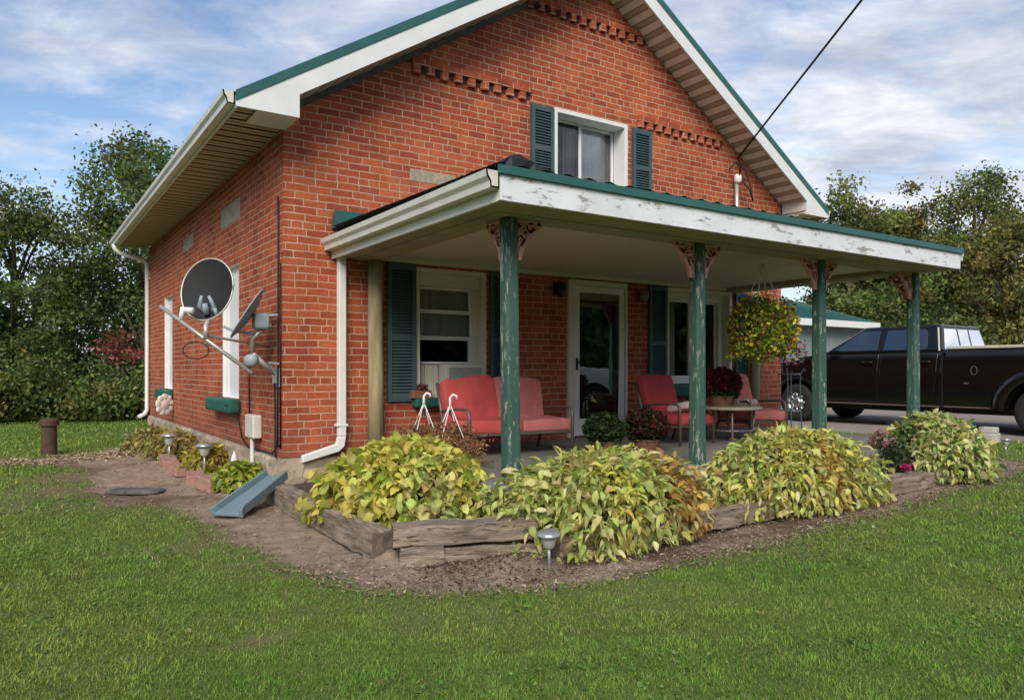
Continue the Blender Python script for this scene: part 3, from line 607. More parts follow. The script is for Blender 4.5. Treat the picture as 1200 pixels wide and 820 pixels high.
# lifted ragged end of the roofing at the corner
mb = MB(); vs = []
for i in range(9):
    u = i / 8; hgt = [.0, .03, .085, .10, .075, .06, .035, .03, .0][i]
    vs += [(.49 + .55 * u, PY + .03 + .02 * math.sin(i * 2.), 2.715), (.49 + .55 * u, PY + .03, 2.735 + hgt), (.52 + .5 * u, PY + .45, 2.77 + hgt * .4)]
for i in range(8):
    a = 3 * i; mb.f += [[a, a + 3, a + 4, a + 1], [a + 1, a + 4, a + 5, a + 2]]; mb.mi += [0, 0]
mb.v = vs; mb.build('lifted_flap', M['darkroof'], pr)
MB().prism([(0.51, 2.80), (0.53, 2.985), (6.9, 2.99), (6.9, 2.80)], (-.085, -.004), 1).build('wall_flashing', M['greenmetal'], pr)
MB().box(PX0 - .03, PX1 + .04, PY - .03, PY - .006, 2.662, 2.722).build('roof_trim', M['greenmetal'], pr)
MB().box(PX0 - .01, PX1, PY - .005, PY + .025, 2.482, 2.661).build('fascia', M['peelwhite'], porch)
MB().box(PX0 - .01, PX0 + .02, PY + .03, -.004, 2.478, 2.58).build('fascia', M['gutter'], porch)
MB().box(PX1 - .03, PX1, PY + .03, -.004, 2.475, 2.679).build('fascia', M['peelwhite'], porch)
kgutter((PX0 - .012, PY + .0), (PX0 - .012, -.004), 2.56, (-1, 0), 'gutter', porch, M['gutter'])
kgutter((PX1 + .002, PY - .0), (PX1 + .002, -.004), 2.57, (1, 0), 'gutter', porch, M['gutter'])
# ceiling, soffit strips and beams
MB().box(PX0 + .03, PX1 - .04, PY + .03, -.004, 2.545, 2.565).build('ceiling', M['ceil'], porch)
mb = MB(); mb.box(PX0 + .021, PX1 - .031, PY + .026, -2.93, 2.495, 2.52); mb.box(PX0 + .021, .74, -2.93, -.004, 2.495, 2.52); mb.build('soffit', M['olive'], porch)
mb = MB(); mb.box(.745, PX1 - .04, -2.925, -2.66, 2.488, 2.544); mb.box(.745, 1.02, -2.655, -.004, 2.488, 2.544); mb.box(.745 + 5.95, PX1 - .04, -2.655, -.004, 2.488, 2.544)
mb.build('beam', M['olive'], porch, bevel=.004)
mb = MB(); mb.box(.75, PX1 - .05, -.06, -.003, 2.50, 2.545); mb.build('ceiling_trim', M['ceil'], porch)
POST = [(.92, -2.79), (3.06, -2.78), (4.98, -2.77), (6.90, -2.77)]
def bracket(px, py, dx, dy):
    mb = MB(); S = .25; H = .32; z = 2.485; th = .016
    def bar(pts, w):
        n = len(pts); vs = []
        for i, (a, b) in enumerate(pts):
            q0 = pts[max(i - 1, 0)]; q1 = pts[min(i + 1, n - 1)]; tx, tz = q1[0] - q0[0], q1[1] - q0[1]; l = math.hypot(tx, tz) or 1; nx_, nz_ = -tz / l * w, tx / l * w
            for s in (-1, 1):
                for t in (-th, th):
                    aa, bb = a + nx_ * s, b + nz_ * s
                    vs.append((px + dx * (aa + .058) - dy * t, py + dy * (aa + .058) + dx * t, z - bb))
        fs = [(4 * i + p, 4 * i + q, 4 * i + 4 + q, 4 * i + 4 + p) for i in range(n - 1) for p, q in ((0, 1), (1, 3), (3, 2), (2, 0))] + [(0, 1, 3, 2), (4 * n - 4, 4 * n - 2, 4 * n - 1, 4 * n - 3)]
        mb.add(vs, fs)
    arc = lambda cx, cz, r, a0, a1, n=9: [(cx + r * math.cos(R(a0 + (a1 - a0) * i / n)), cz + r * math.sin(R(a0 + (a1 - a0) * i / n))) for i in range(n + 1)]
    bar([(0, .016), (S, .016)], .016); bar([(.010, .03), (.010, H)], .016)
    bar([(S - .01, .02), (.175, .075), (.15, .10), (.125, .15), (.085, .175), (.06, .225), (.03, H - .005)], .021)
    bar(arc(.065, .075, .038, 0, 340), .013); bar(arc(.145, .055, .028, 0, 340), .012); bar(arc(.048, .165, .028, 0, 340), .012)
    bar([(.02, .03), (.06, .075), (.12, .12)], .012); bar([(.10, .03), (.115, .075), (.15, .095)], .012); bar([(.02, .13), (.06, .13), (.09, .165)], .012); bar([(.02, .22), (.05, .20), (.065, .21)], .008)
    return mb
mats = [M['pink'], M['oldwood']]
for i, (x, y) in enumerate(POST):
    mb = MB(); n = 9; vs = []
    lean = .03 if i == 0 else .0
    for j in range(n + 1):
        t = j / n; zz = .42 + (2.487 - .42) * t; w = .060 * (1.06 - .10 * t) * (1 + random.uniform(-.012, .012)); cx = x + lean * (1 - t) * .6; cy = y - lean * (1 - t) * .4
        c2 = w * .74; ring = [(w, c2), (c2, w), (-c2, w), (-w, c2), (-w, -c2), (-c2, -w), (c2, -w), (w, -c2)]
        vs += [(cx + a, cy + b, zz) for a, b in ring]
    mb.add(vs, [(j * 8 + q, j * 8 + (q + 1) % 8, j * 8 + 8 + (q + 1) % 8, j * 8 + 8 + q) for j in range(n) for q in range(8)] + [list(range(8)), list(range(8 * n, 8 * n + 8))])
    po = mb.build('post', M['postgreen'], porch, bevel=.012)
    dirs = {0: [(1, 0), (0, 1)], 1: [(1, 0), (-1, 0)], 2: [(1, 0), (-1, 0)], 3: [(-1, 0), (0, 1)]}[i]
    for dx, dy in dirs: bracket(x, y, dx, dy).build('bracket', M['pink'], po)
for x in (.96, 7.27):
    MB().tube([(x, -.12, .42), (x + .005, -.12, 1.2), (x - .004, -.12, 1.9), (x, -.12, 2.487 if x < 5 else 2.5)], [.085, .083, .081, .079] if x < 5 else .075, 14).build('post', M['logpost'], porch, smooth=True)['label'] = 'bare round log post beside the wall'
# downspout
mb = MB(); mb.box(.555, .64, -.10, -.025, .60, 2.60); mb.box(.535, .66, -.105, -.004, .70, .73)
mb.prism([(.64, .60), (.555, .60), (.535, .52), (.17, .42), (.17, .345), (.56, .44), (.62, .49)], (-.10, -.03), 1)
mb.build('downspout', M['whiteplastic'], porch, bevel=.01)

# ------------------------------------------------------------------ porch furniture
FZ = .42
def T(x, y, z, rx=0, ry=0, rz=0): return Matrix.Translation((x, y, z)) @ Matrix.Rotation(R(rz), 4, 'Z') @ Matrix.Rotation(R(ry), 4, 'Y') @ Matrix.Rotation(R(rx), 4, 'X')
def puff(name, a, b, c, mat, parent, M4, e=.28, wob=.018):
    mb = MB(); mb.superq(a, b, c, e, None, 40, 20)
    s = random.uniform(0, 9)
    mb.v = [tuple(M4 @ (Vector(p) * 1.0 + Vector((0, 0, wob * math.sin(p[0] * 9 + s) * math.cos(p[1] * 8 + s) + wob * .5 * math.sin(p[0] * 23 + p[1] * 17 + s))))) for p in mb.v]
    o = mb.build(name, mat, parent, smooth=True); return o
def seat_frame(root, w, d, seats=1):
    hw = w / 2
    for s in (-1, 1):
        x = s * hw
        mb = MB(); mb.tube([(x, -.02, 0), (x, -.02, .40), (x, -.005, .455), (x, .05, .485), (x, .30, .48), (x, d - .06, .455), (x, d - .02, .44)], .017, 8)
        mb.build('arm', M['frame'], root, smooth=True)
        MB().tube([(x, d + .05, 0), (x, d - .05, .25), (x, d + .02, .48), (x, d + .12, .74)], .017, 8).build('leg', M['frame'], root, smooth=True)
    mb = MB(); mb.box(-hw, hw, -.02, .015, .215, .255); mb.box(-hw, hw, d - .06, d - .03, .20, .235); 
    for s in (-1, 1): mb.box(s * hw - .015, s * hw + .015, 0, d - .03, .205, .235)
    for i in range(7): mb.box(-hw, hw, .05 + i * d / 8, .08 + i * d / 8, .222, .232)
    mb.box(-hw, hw, d + .105, d + .13, .70, .735); mb.build('seat_frame', M['frame'], root, bevel=.006)
sofa = thing('loveseat', 'two seat metal loveseat with faded red and pink cushions below the window', 'loveseat', (2.06, -1.32, FZ), R(-3))
seat_frame(sofa, 1.24, .62)
puff('seat_cushion',   .31, .33, .066, M['cushion'], sofa, T(-.30, .30, .31, 2), .15); puff('seat_cushion', .30, .33, .062, M['cushionpink'], sofa, T(.305, .30, .31, 2), .15)
puff('back_cushion', .33, .065, .25, M['cushion'], sofa, T(-.29, .60, .555, -18, 0, 2) , .26); puff('back_cushion', .31, .065, .25, M['cushionpink'], sofa, T(.30, .61, .55, -18, 5, -2), .16)
def chair(name, label, x, y, rz, cm):
    # both chairs share one design
    c = thing(name, label, 'patio chair', (x, y, FZ), R(rz), 'patio chairs beside the round table'); seat_frame(c, .63, .56)
    puff('seat_cushion', .305, .31, .062, cm, c, T(0, .26, .31, 2), .22); puff('back_cushion', .285, .06, .25, cm, c, T(0, .575, .57, -17), .16); return c
chair('patio_chair', 'deep red cushioned metal patio chair between door and table', 4.42, -1.52, 5, M['cushionred'])
chair('patio_chair', 'pink cushioned metal patio chair right of the round table', 5.66, -1.58, -4, M['cushionpink'])
def pillow(label, x, y, z, rx, ry, rz):
    mb = MB(); mb.superq(.22, .17, .06, .55, None, 32, 16); o = mb.build('throw_pillow', M['stripe'], None, smooth=True); o.matrix_world = T(x, y, z, rx, ry, rz); tag(o, label, 'pillow')
pillow('striped pillow lying on the deep red chair seat', 4.50, -1.28, FZ + .41, -14, 8, 15)
pillow('striped pillow lying on the pink chair behind the table', 5.48, -1.28, FZ + .42, -20, 0, -10)
tb = thing('side_table', 'low round patio table with tan top between two chairs', 'table', (4.93, -1.60, FZ))
MB().lathe([(.001, .445), (.36, .445), (.375, .435), (.375, .415), (.35, .405), (.001, .405)], 36).build('table_top', M['tabletop'], tb)
for i in range(4):
    a = R(45 + 90 * i); MB().tube([(.33 * math.cos(a), .33 * math.sin(a), 0), (.27 * math.cos(a), .27 * math.sin(a), .2), (.28 * math.cos(a), .28 * math.sin(a), .41)], .014, 8).build('leg', M['frame'], tb, smooth=True)
MB().tube([(.27 * math.cos(R(10 * i)), .27 * math.sin(R(10 * i)), .16) for i in range(37)], .009, 6).build('ring', M['frame'], tb)

# ------------------------------------------------------------------ plants
def ball(n, r, squash=1., shell=.55, top_only=False):
    d = unit(n); 
    if top_only: d[:, 2] = np.abs(d[:, 2]) * 1.1 - .25; d /= np.linalg.norm(d, axis=1, keepdims=True)
    rr = r * (shell + (1 - shell) * rng.uniform(0, 1, n) ** .6); p = d * rr[:, None]
    p *= (1 + .10 * np.sin(d[:, :1] * 7 + 1) * np.cos(d[:, 1:2] * 6)); p[:, 2] *= squash; return p
def pot(name, r, h, mat, parent): return MB().lathe([(.001, 0), (r * .72, 0), (r, h * .9), (r * 1.06, h * .9), (r * 1.06, h), (r * .95, h), (r * .92, h * .85), (.001, h * .85)], 24).build(name, mat, parent, smooth=False)
def mum(label, x, y, z, r, leafc, flowc, nf, ph, cat='potted plant', sq=.85):
    t = thing('potted_mum', label, cat, (x, y, z)); pot('pot', r * .62, ph, M['terracotta'], t); c = np.array([0, 0, ph + r * sq * .62])
    cards('foliage', ball(2600, r * .95, sq, .5) + c, .035, pick(leafc, 2600), M['leaf'], t)
    if nf: 
        p = ball(nf, r * 1.02, sq, .93, True); cards('blossoms', p + c, .034, pick(flowc, nf), M['petal'], t, .6, .9)
    return t
GREEN = [(.030, .060, .016), (.045, .085, .022), (.022, .046, .013)]
mum('dark red flowering mum in a pot on the round table', 4.74, -1.62, FZ + .445, .235, GREEN, [(.16, .012, .010), (.24, .022, .018), (.10, .008, .008)], 1500, .13)
mum('small bronze orange mum behind the red mum on the table', 5.02, -1.52, FZ + .445, .12, GREEN, [(.40, .16, .03), (.30, .09, .03)], 260, .10)
mum('round dark green potted bush in front of the storm door', 2.82, -1.72, FZ, .225, GREEN, [(.05, .09, .03)], 500, .14, sq=.8)
mum('dark red and green potted bush right of the green bush', 3.36, -1.78, FZ, .25, [(.028, .05, .016), (.06, .022, .018), (.04, .06, .02)], [(.13, .02, .018), (.09, .02, .015), (.06, .07, .025)], 700, .14, sq=.8)
def heather(label, x, y, z, r, hook):
    t = thing('hanging_pot', label, 'hanging pot', (x, y, z)); pot('pot', r * .55, .18, M['terracotta'], t); n = 900
    d = unit(n); d[:, 2] = np.abs(d[:, 2]) * .8 + .1; L = r * rng.uniform(.6, 1.1, n)[:, None]
    base = np.array([0, 0, .17]) + unit(n) * .06; seg = []; cl = []
    for f in (.35, .55, .75, .9, 1.):
        seg.append(base + d * L * f + np.array([0, 0, -1.]) * (L * .25 * f * f)); cl.append(pick([(.28, .125, .07), (.34, .17, .10), (.22, .10, .055), (.30, .20, .09)], n))
    cards('dry_foliage', np.concatenate(seg), .034, np.concatenate(cl), M['heather'], t, .2, .5)
    hz = hook - z; mb = MB()
    for i in range(4):
        a = R(30 + 90 * i); mb.tube([(r * .55 * math.cos(a), r * .55 * math.sin(a), .17), (.012 * math.cos(a), .012 * math.sin(a), hz - .11)], .0045, 6)
    mb.tube([(0, 0, hz - .14), (0, 0, hz - .05), (.0, 0, hz - .03), (.022, -.015, hz), (.048, -.03, hz - .012), (.05, -.032, hz - .04)], [.014, .012, .011, .011, .011, .010], 8)
    mb.build('hanger', M['whiteplastic'], t, smooth=True); return t
heather('pot of dry brown heather with white plastic hanger, left one', .84, -1.5, FZ - .02, .36, 1.09)
heather('pot of dry brown heather with white plastic hanger, right one', .96, -1.78, FZ - .02, .36, 1.08)
hb = thing('hanging_basket', 'large yellow flowered hanging basket under the porch ceiling', 'hanging basket', (4.50, -2.40, 0))
sa = rng.uniform(0, 6.283, 26); sp_ = []
for a_ in sa[:18]:
    L_ = rng.uniform(.03, .16); q_ = np.linspace(0, 1, 34)[:, None]; rad_ = .30 + .10 * q_ - .05 * q_ ** 2
    sp_.append(np.concatenate([np.cos(a_) * rad_, np.sin(a_) * rad_, -.12 - L_ * q_ * (1 + .3 * q_)], 1) + rng.normal(0, .022, (34, 3)))
sp_ = np.concatenate(sp_) + np.array([0, 0, 1.72])
c0 = np.array([0, 0, 1.77]); p = ball(5200, .37, 1.0, .40) * np.array([1, 1, 1.]) + rng.normal(0, .02, (5200, 3)); p[:, 2] = np.where(p[:, 2] > 0, p[:, 2] * .85, p[:, 2] * (.9 + .25 * np.sin(p[:, 0] * 20) ** 2))
cards('foliage', np.concatenate([p + c0, sp_]), .046, pick([(.24, .30, .035), (.36, .38, .05), (.15, .21, .035), (.50, .48, .07)], 5200 + len(sp_)), M['leaf'], hb)
p = ball(620, .39, 1., .93); p[:, 2] *= .95; cc = pick([(.72, .58, .06), (.75, .65, .15), (.70, .55, .05), (.72, .62, .12)], 620, .1); m = rng.uniform(0, 1, 620) < .22; cc[m] = pick([(.28, .04, .05), (.40, .12, .06)], int(m.sum()))
cards('blossoms', p + c0, .040, cc, M['petal'], hb, .1, .95)
p = ball(240, .17, 1., .6) + np.array([.26, -.17, -.26]); cards('mauve_blossoms', p + c0, .036, pick([(.45, .28, .42), (.55, .36, .45), (.22, .05, .10)], 240), M['petal'], hb, .1, .9)
mb = MB()
for i in range(4):
    a = R(20 + 90 * i); mb.tube([(.19 * math.cos(a), .19 * math.sin(a), 1.98), (.01 * math.cos(a), .01 * math.sin(a), 2.46)], .0065, 6)
mb.tube([(0, 0, 2.44), (0, 0, 2.50), (.02, 0, 2.53), (0, 0, 2.555)], .009, 6); mb.build('hanger', M['whiteplastic'], hb, smooth=True)
MB().lathe([(.001, 1.66), (.13, 1.66), (.2, 1.85), (.2, 1.87), (.001, 1.86)], 20).build('basket', M['terracotta'], hb)

def hosta(label, x, y, z, rx, ry, h, nleaf, L, W, cols, patch=None, e0=35, cat='hosta', group='hostas in the front bed', rzz=0.):
    nleaf = int(nleaf * 7.5); L *= .56; W *= .54
    ph = rng.uniform(0, 6.283, nleaf); ct = rng.uniform(-.12, 1, nleaf) ** 1.0; st = np.sqrt(np.clip(1 - ct * ct, 0, 1))
    lump = 1 + .10 * np.sin(ph * 3 + x) + .07 * np.sin(ph * 7 + 2 * x)
    rad = rng.uniform(.62, 1.0, nleaf) * lump * (1 + .06 * rng.normal(0, 1, nleaf))
    bx, by, bz = rx * st * np.cos(ph) * rad, ry * st * np.sin(ph) * rad, h * (.06 + .9 * np.clip(ct, 0, 1) ** .9) * (.8 + .25 * rad) 
    az = np.arctan2(st * np.sin(ph) * ry + .25 * np.sin(ph), st * np.cos(ph) * rx + .25 * np.cos(ph)) + rng.normal(0, .85, nleaf)
    el = R(e0) * ct + R(-30) * (1 - ct) + rng.normal(0, .50, nleaf); dr = rng.uniform(.5, 1.6, nleaf)
    l = L * rng.uniform(.6, 1.2, nleaf); w = W * rng.uniform(.6, 1.2, nleaf)
    ts = np.array([0, .16, .4, .65, .86, 1.]); ws = np.array([.12, .72, 1., .80, .40, .02]); V = np.zeros((nleaf, 6, 3, 3)); px, py, pz = bx - np.cos(az) * l * .35, by - np.sin(az) * l * .35, bz.copy()
    tw = rng.normal(0, .7, nleaf); fold = rng.uniform(.1, .55, nleaf)
    for i, t in enumerate(ts):
        if i:
            dt = (t - ts[i - 1]) * l; a = el - dr * (t + ts[i - 1]) / 2; px = px + np.cos(az) * np.cos(a) * dt; py = py + np.sin(az) * np.cos(a) * dt; pz = pz + np.sin(a) * dt
        a = el - dr * t; hwid = w * ws[i] * .5; sx, sy = -np.sin(az), np.cos(az)
        nx_, ny_, nz_ = -np.cos(az) * np.sin(a), -np.sin(az) * np.sin(a), np.cos(a)
        wav = .18 * np.sin(t * 9 + ph * 5)
        for j, s in enumerate((-1, 0, 1)):
            up = (abs(s) * (fold + wav) + s * tw) * hwid
            V[:, i, j, 0] = px + sx * s * hwid * .95 + nx_ * up; V[:, i, j, 1] = py + sy * s * hwid * .95 + ny_ * up; V[:, i, j, 2] = np.maximum(pz + nz_ * up, .012 - z + .03 * rng.uniform(0, 1, nleaf))
    c = pick(cols, nleaf, .16)
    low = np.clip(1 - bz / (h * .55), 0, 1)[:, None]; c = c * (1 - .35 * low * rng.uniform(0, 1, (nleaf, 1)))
    if patch:
        for pxx, pyy, pr, pcols in patch:
            m = (np.hypot(bx - pxx, by - pyy) < pr * rng.uniform(.5, 1.1, nleaf)); c[m] = pick(pcols, int(m.sum()))
    tip = (np.array([1, 1, 1, .96, .9, .82])[None, :, None] * np.ones((nleaf, 1, 1)))[:, :, None, :] * np.ones((1, 1, 3, 1))
    brown = (rng.uniform(0, 1, nleaf) < .35)[:, None, None, None] * np.array([0, 0, 0, .1, .4, .8])[None, :, None, None]
    mid = np.array([1.0, 1.12, 1.0])[None, None, :, None]
    cv = c[:, None, None, :] * tip * mid; cv = cv * (1 - brown) + np.array([.32, .20, .07]) * brown; cv = np.broadcast_to(cv, (nleaf, 6, 3, 3))
    b = np.arange(nleaf)[:, None, None] * 18; ii = np.arange(5)[None, :, None] * 3; q = np.array([[0, 1, 4, 3], [1, 2, 5, 4]])
    F = (b[..., None] + ii[..., None] + q[None, None]).reshape(-1, 4)
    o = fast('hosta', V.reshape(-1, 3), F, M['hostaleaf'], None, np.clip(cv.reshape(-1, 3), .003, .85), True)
    o.location = (x, y, z); o.rotation_euler = (0, 0, rzz); tag(o, label, cat, group); return o
YEL = [(.70, .64, .15), (.78, .72, .20), (.62, .60, .13), (.54, .56, .12), (.72, .58, .14), (.40, .45, .08)]
LIME = [(.60, .61, .20), (.68, .66, .25), (.50, .55, .15), (.42, .48, .12), (.72, .66, .30), (.28, .35, .08), (.62, .52, .20)]
VAR = [(.62, .62, .25), (.52, .56, .18), (.36, .44, .12), (.70, .66, .32), (.22, .31, .08), (.62, .54, .22)]
BRN = [(.46, .28, .08), (.56, .35, .09), (.36, .20, .08), (.60, .44, .11), (.44, .33, .10)]
hosta('broad leaved yellow hosta mound in the front left corner bed', .45, -2.02, .10, .74, .84, .58, 640, .21, .125, YEL, [(-.2, -.75, .25, LIME)])
hosta('lime hosta mound with a brown patch behind the solar light', 1.50, -3.24, .03, 1.12, .62, .62, 760, .21, .065, LIME, [(.62, -.30, .36, BRN), (.05, .1, .2, YEL), (-.2, -.4, .2, YEL)])
hosta('even lime yellow hosta mound between the two middle posts', 3.86, -3.20, .03, 1.18, .60, .68, 780, .21, .062, LIME + YEL[:3], [(.1, -.42, .22, BRN[3:]), (-.7, 0, .25, VAR)])
hosta('variegated green and yellow hosta mound at the right end of the bed', 6.92, -3.02, .06, .92, .60, .68, 640, .21, .070, VAR, [(.5, -.3, .4, LIME), (-.55, .1, .16, [(.10, .17, .05), (.15, .24, .07)])])
SG = 'hostas along the side wall'
hosta('small bright green hosta under the grey utility box', -.26, .62, .0, .26, .30, .30, 110, .17, .095, [(.34, .40, .05), (.26, .34, .05), (.44, .46, .08)], None, group=SG)
hosta('yellow hosta beside the nearer side solar light', -.24, 2.35, .0, .32, .42, .34, 150, .2, .07, [(.48, .43, .08), (.40, .38, .07), (.5, .36, .10)], None, group=SG)
hosta('yellow brown withered hosta by the farther side solar light', -.30, 4.25, .0, .40, .48, .36, 170, .22, .065, [(.42, .32, .10), (.36, .26, .09), (.32, .32, .08), (.46, .38, .14)], None, group=SG)
hosta('pale withered hosta at the far house corner', -.42, 5.75, .0, .42, .55, .34, 170, .22, .065, [(.42, .36, .13), (.28, .28, .08), (.38, .28, .11)], None, group=SG)
# small flowering plants
pn = thing('flowering_shrub', 'dark green shrub with one bright pink flower at the timber edge', 'flowering shrub', (5.95, -2.98, .1))
cards('foliage', ball(1500, .32, 1., .2) * np.array([1, .7, .8]) + np.array([0, 0, .2]), .05, pick([(.035, .06, .022), (.06, .09, .035), (.085, .10, .05)], 1500), M['leaf'], pn)
cards('flower', ball(60, .045, .8, .3) + np.array([-.08, -.26, .13]), .05, pick([(.62, .04, .20), (.55, .03, .16)], 60), M['petal'], pn, .3, .9)
cards('faded_flowers', ball(160, .14, .8, .3) + np.array([-.12, -.02, .42]), .045, pick([(.36, .22, .18), (.42, .28, .2), (.30, .16, .14)], 160), M['petal'], pn, .3, .9)
# window sill planter
pl = thing('sill_planter', 'small brown planter with red flowers on the left window sill', 'planter', (1.52, -.075, .98))
MB().box(-.11, .13, -.045, .045, 0, .09).build('planter_box', simple('brown_box', (.28, .13, .08), .8, .3, 9), pl, bevel=.008)
cards('foliage', ball(150, .07, .7, .3) + np.array([.03, 0, .12]), .035, pick([(.05, .08, .03), (.3, .08, .06), (.4, .2, .15)], 150), M['leaf'], pl)

# ------------------------------------------------------------------ bed edging
def timber(label, p0, p1, w, h, z, tilt=0, group='landscape timbers edging the front bed'):
    p0, p1 = Vector((*p0, 0)), Vector((*p1, 0)); d = (p1 - p0); L = d.length; n = max(4, int(L / .12)); mb = MB(); vs = []
    for i in range(n + 1):
        x = L * i / n; j = lambda s=.008: random.uniform(-s, s)
        for a, b in ((-w / 2, 0), (-w / 2 * .99, h * .55), (-w / 2, h), (-w * .1, h), (w / 2, h), (w / 2, h * .5), (w / 2, 0)): vs.append((x + (j(.012) if i in (0, n) else 0), a + j(), b + j() - (.02 if abs(a + w * .1) < .001 and i % 3 == 1 else 0)))
    mb.add(vs, [(7 * i + q, 7 * i + (q + 1) % 7, 7 * i + 7 + (q + 1) % 7, 7 * i + 7 + q) for i in range(n) for q in range(7)])
    mb.cur = 1; mb.add(vs[:7], [tuple(range(7))]); mb.add(vs[-7:], [tuple(range(7))[::-1]])
    o = mb.build('landscape_timber', [M['timber'], M['timberend']], None, bevel=.010); o.location = (p0.x, p0.y, z); o.rotation_euler = (0, -math.atan2(tilt, L), math.atan2(d.y, d.x))
    tag(o, label, 'landscape timber', group)
timber('long grey timber running along the left side of the yellow hosta bed', (-.17, -.20), (-.20, -2.92), .15, .205, .0)
timber('weathered timber lying on a short block at the front left corner', (-.19, -3.05), (.72, -3.42), .24, .13, .135, .01)
timber('short upright block under the corner timber end', (-.17, -3.11), (.10, -3.22), .17, .135, .0)
timber('lower timber half hidden behind the corner block', (.09, -3.215), (.85, -3.55), .14, .12, .0)
timber('short timber right of the front solar light', (.74, -3.60), (2.02, -3.56), .15, .17, .0)
timber('timber showing between the two lime hosta mounds', (2.06, -3.47), (4.4, -3.42), .15, .17, .0)
timber('timber running right from the big hosta mound past the pink flower', (4.44, -3.38), (6.52, -3.22), .26, .165, .0)
timber('end timber at the right end of the flower bed', (6.56, -3.20), (7.6, -2.98), .22, .165, .0)
# raised soil inside the bed
mb = MB(); nn = 60; vs = []
for i in range(nn + 1):
    for j in range(14):
        x = -.1 + 7.8 * i / nn; y0 = -3.02 - .38 * min(1, max(0, (x - .0) / .6)) + (.35 * max(0, x - 4.5) / 3.2); y = y0 + (-2.9 + .0 - y0) * j / 13 if x > .82 else y0 + (-.05 - y0) * j / 13
        vs.append((x, y, .115 + .02 * math.sin(x * 9 + y * 7) + random.uniform(-.012, .012)))
mb.add(vs, [(14 * i + j, 14 * i + 14 + j, 14 * i + 15 + j, 14 * i + 1 + j) for i in range(nn) for j in range(13)])
tag(mb.build('bed_soil', simple('dark_soil', (.085, .058, .042), .95, .4, 14, .9), None, smooth=True), kind='structure')
def bricks(label, x, y, rz, s=(.30, .17, .10)):
    o = MB().box(-s[0] / 2, s[0] / 2, -s[1] / 2, s[1] / 2, 0, s[2]).build('edging_brick', M['pinkbrick'], None, bevel=.012); o.location = (x, y, -.015); o.rotation_euler = (R(2), R(-2), R(rz)); tag(o, label, 'edging brick', 'pinkish edging bricks along the side wall')
bricks('nearest pinkish edging brick, just left of the splash block', -.50, .95, 100, (.42, .22, .15)); bricks('pinkish edging brick at the foot of the nearer side light', -.53, 1.66, 80, (.42, .2, .11)); bricks('pinkish edging brick beside the yellow hosta', -.56, 2.55, 95, (.5, .2, .10)); bricks('farthest pinkish edging brick by the farther side light', -.52, 3.5, 85, (.8, .2, .11))
# splash block trough
sb = MB(); prof = [(-.15, .085), (-.15, 0), (.15, 0), (.15, .085), (.125, .085), (.110, .025), (-.110, .025), (-.125, .085)]; n = 8; vs = []
for (t, w) in ((0, 1.12), (.08, 1.0), (1., .82)):
    vs += [(a * w, t * .80, b * (1.0 if t else .85)) for a, b in prof]
sb.add(vs, [(n * i + j, n * i + (j + 1) % n, n * i + n + (j + 1) % n, n * i + n + j) for i in range(2) for j in range(n)] + [(0, 1, 6, 7), (1, 2, 5, 6), (2, 3, 4, 5), (16, 17, 22, 23), (17, 18, 21, 22), (18, 19, 20, 21)])
o = sb.build('splash_block', M['splash'], None, bevel=.008); o.location = (-.74, -.82, .015); o.rotation_euler = (R(17), 0, R(-50)); tag(o, 'blue grey plastic splash trough sloping down from the house corner', 'splash block')
o = MB().superq(.30, .13, .03, .6).build('flat_stone', M['slab'], None); o.location = (-1.22, 1.15, .015); o.rotation_euler = (0, 0, R(-38)); tag(o, 'flat dark stone slab lying on the worn grass', 'stone')
def solar(label, x, y, s, z=0, tilt=0):
    t = thing('solar_light', label, 'solar light', (x, y, z), 0, 'solar garden lights'); t.rotation_euler = (R(tilt), R(-tilt), 0)
    MB().tube([(0, 0, -.03), (0, 0, .20 * s)], .009 * s, 8).build('stake', M['solar'], t, smooth=True)
    MB().lathe([(.015 * s, .165 * s), (.034 * s, .18 * s), (.046 * s, .235 * s)], 18).build('lens', M['glasslens'], t, smooth=True)
    MB().lathe([(.046 * s, .236 * s), (.070 * s, .245 * s), (.072 * s, .256 * s), (.05 * s, .272 * s), (.001, .276 * s)], 20).build('cap', M['solar'], t, smooth=True)
solar('silver solar light standing in front of the timbers', .545, -3.83, 1.12, -.02, 4); solar('solar light on a stake beside the nearer edging bricks', -.36, 2.0, 1.5); solar('solar light on a stake near the far side hostas', -.50, 3.6, 1.55); solar('white topped solar light at the far right end of the bed', 10.0, -2.5, 1.05)
# white figurine by the foundation
fg = MB(); fg.lathe([(.001, 0), (.06, 0), (.065, .03), (.04, .10), (.05, .15), (.03, .20), (.04, .25), (.025, .30), (.001, .36)], 14); o = fg.build('garden_figurine', M['whiteplastic'], None, smooth=True); o.location = (-.14, 1.45, 0); tag(o, 'small white garden figurine standing by the stone foundation', 'figurine')
# rusty vent pipe
vp = thing('vent_pipe', 'short rusty iron pipe with a cap standing in the straw strip', 'pipe', (-1.84, 5.91, 0))
MB().lathe([(.11, -.03), (.105, .45)], 20).build('pipe', M['rust'], vp, smooth=True); MB().lathe([(.105, .44), (.135, .445), (.138, .52), (.11, .55), (.001, .56)], 20).build('cap', M['rust'], vp, smooth=False)
# concrete block by the drive
o = MB().box(-.3, .3, -.12, .12, 0, .16).box(-.28, -.02, -.1, .1, .162, .26).build('concrete_block', simple('pale_concrete', (.48, .46, .42), .9, .15, 6, .4), None, bevel=.015); o.location = (11.5, -1.45, .07); o.rotation_euler = (0, 0, R(100)); tag(o, 'pale concrete block on the grass by the gravel drive', 'block')
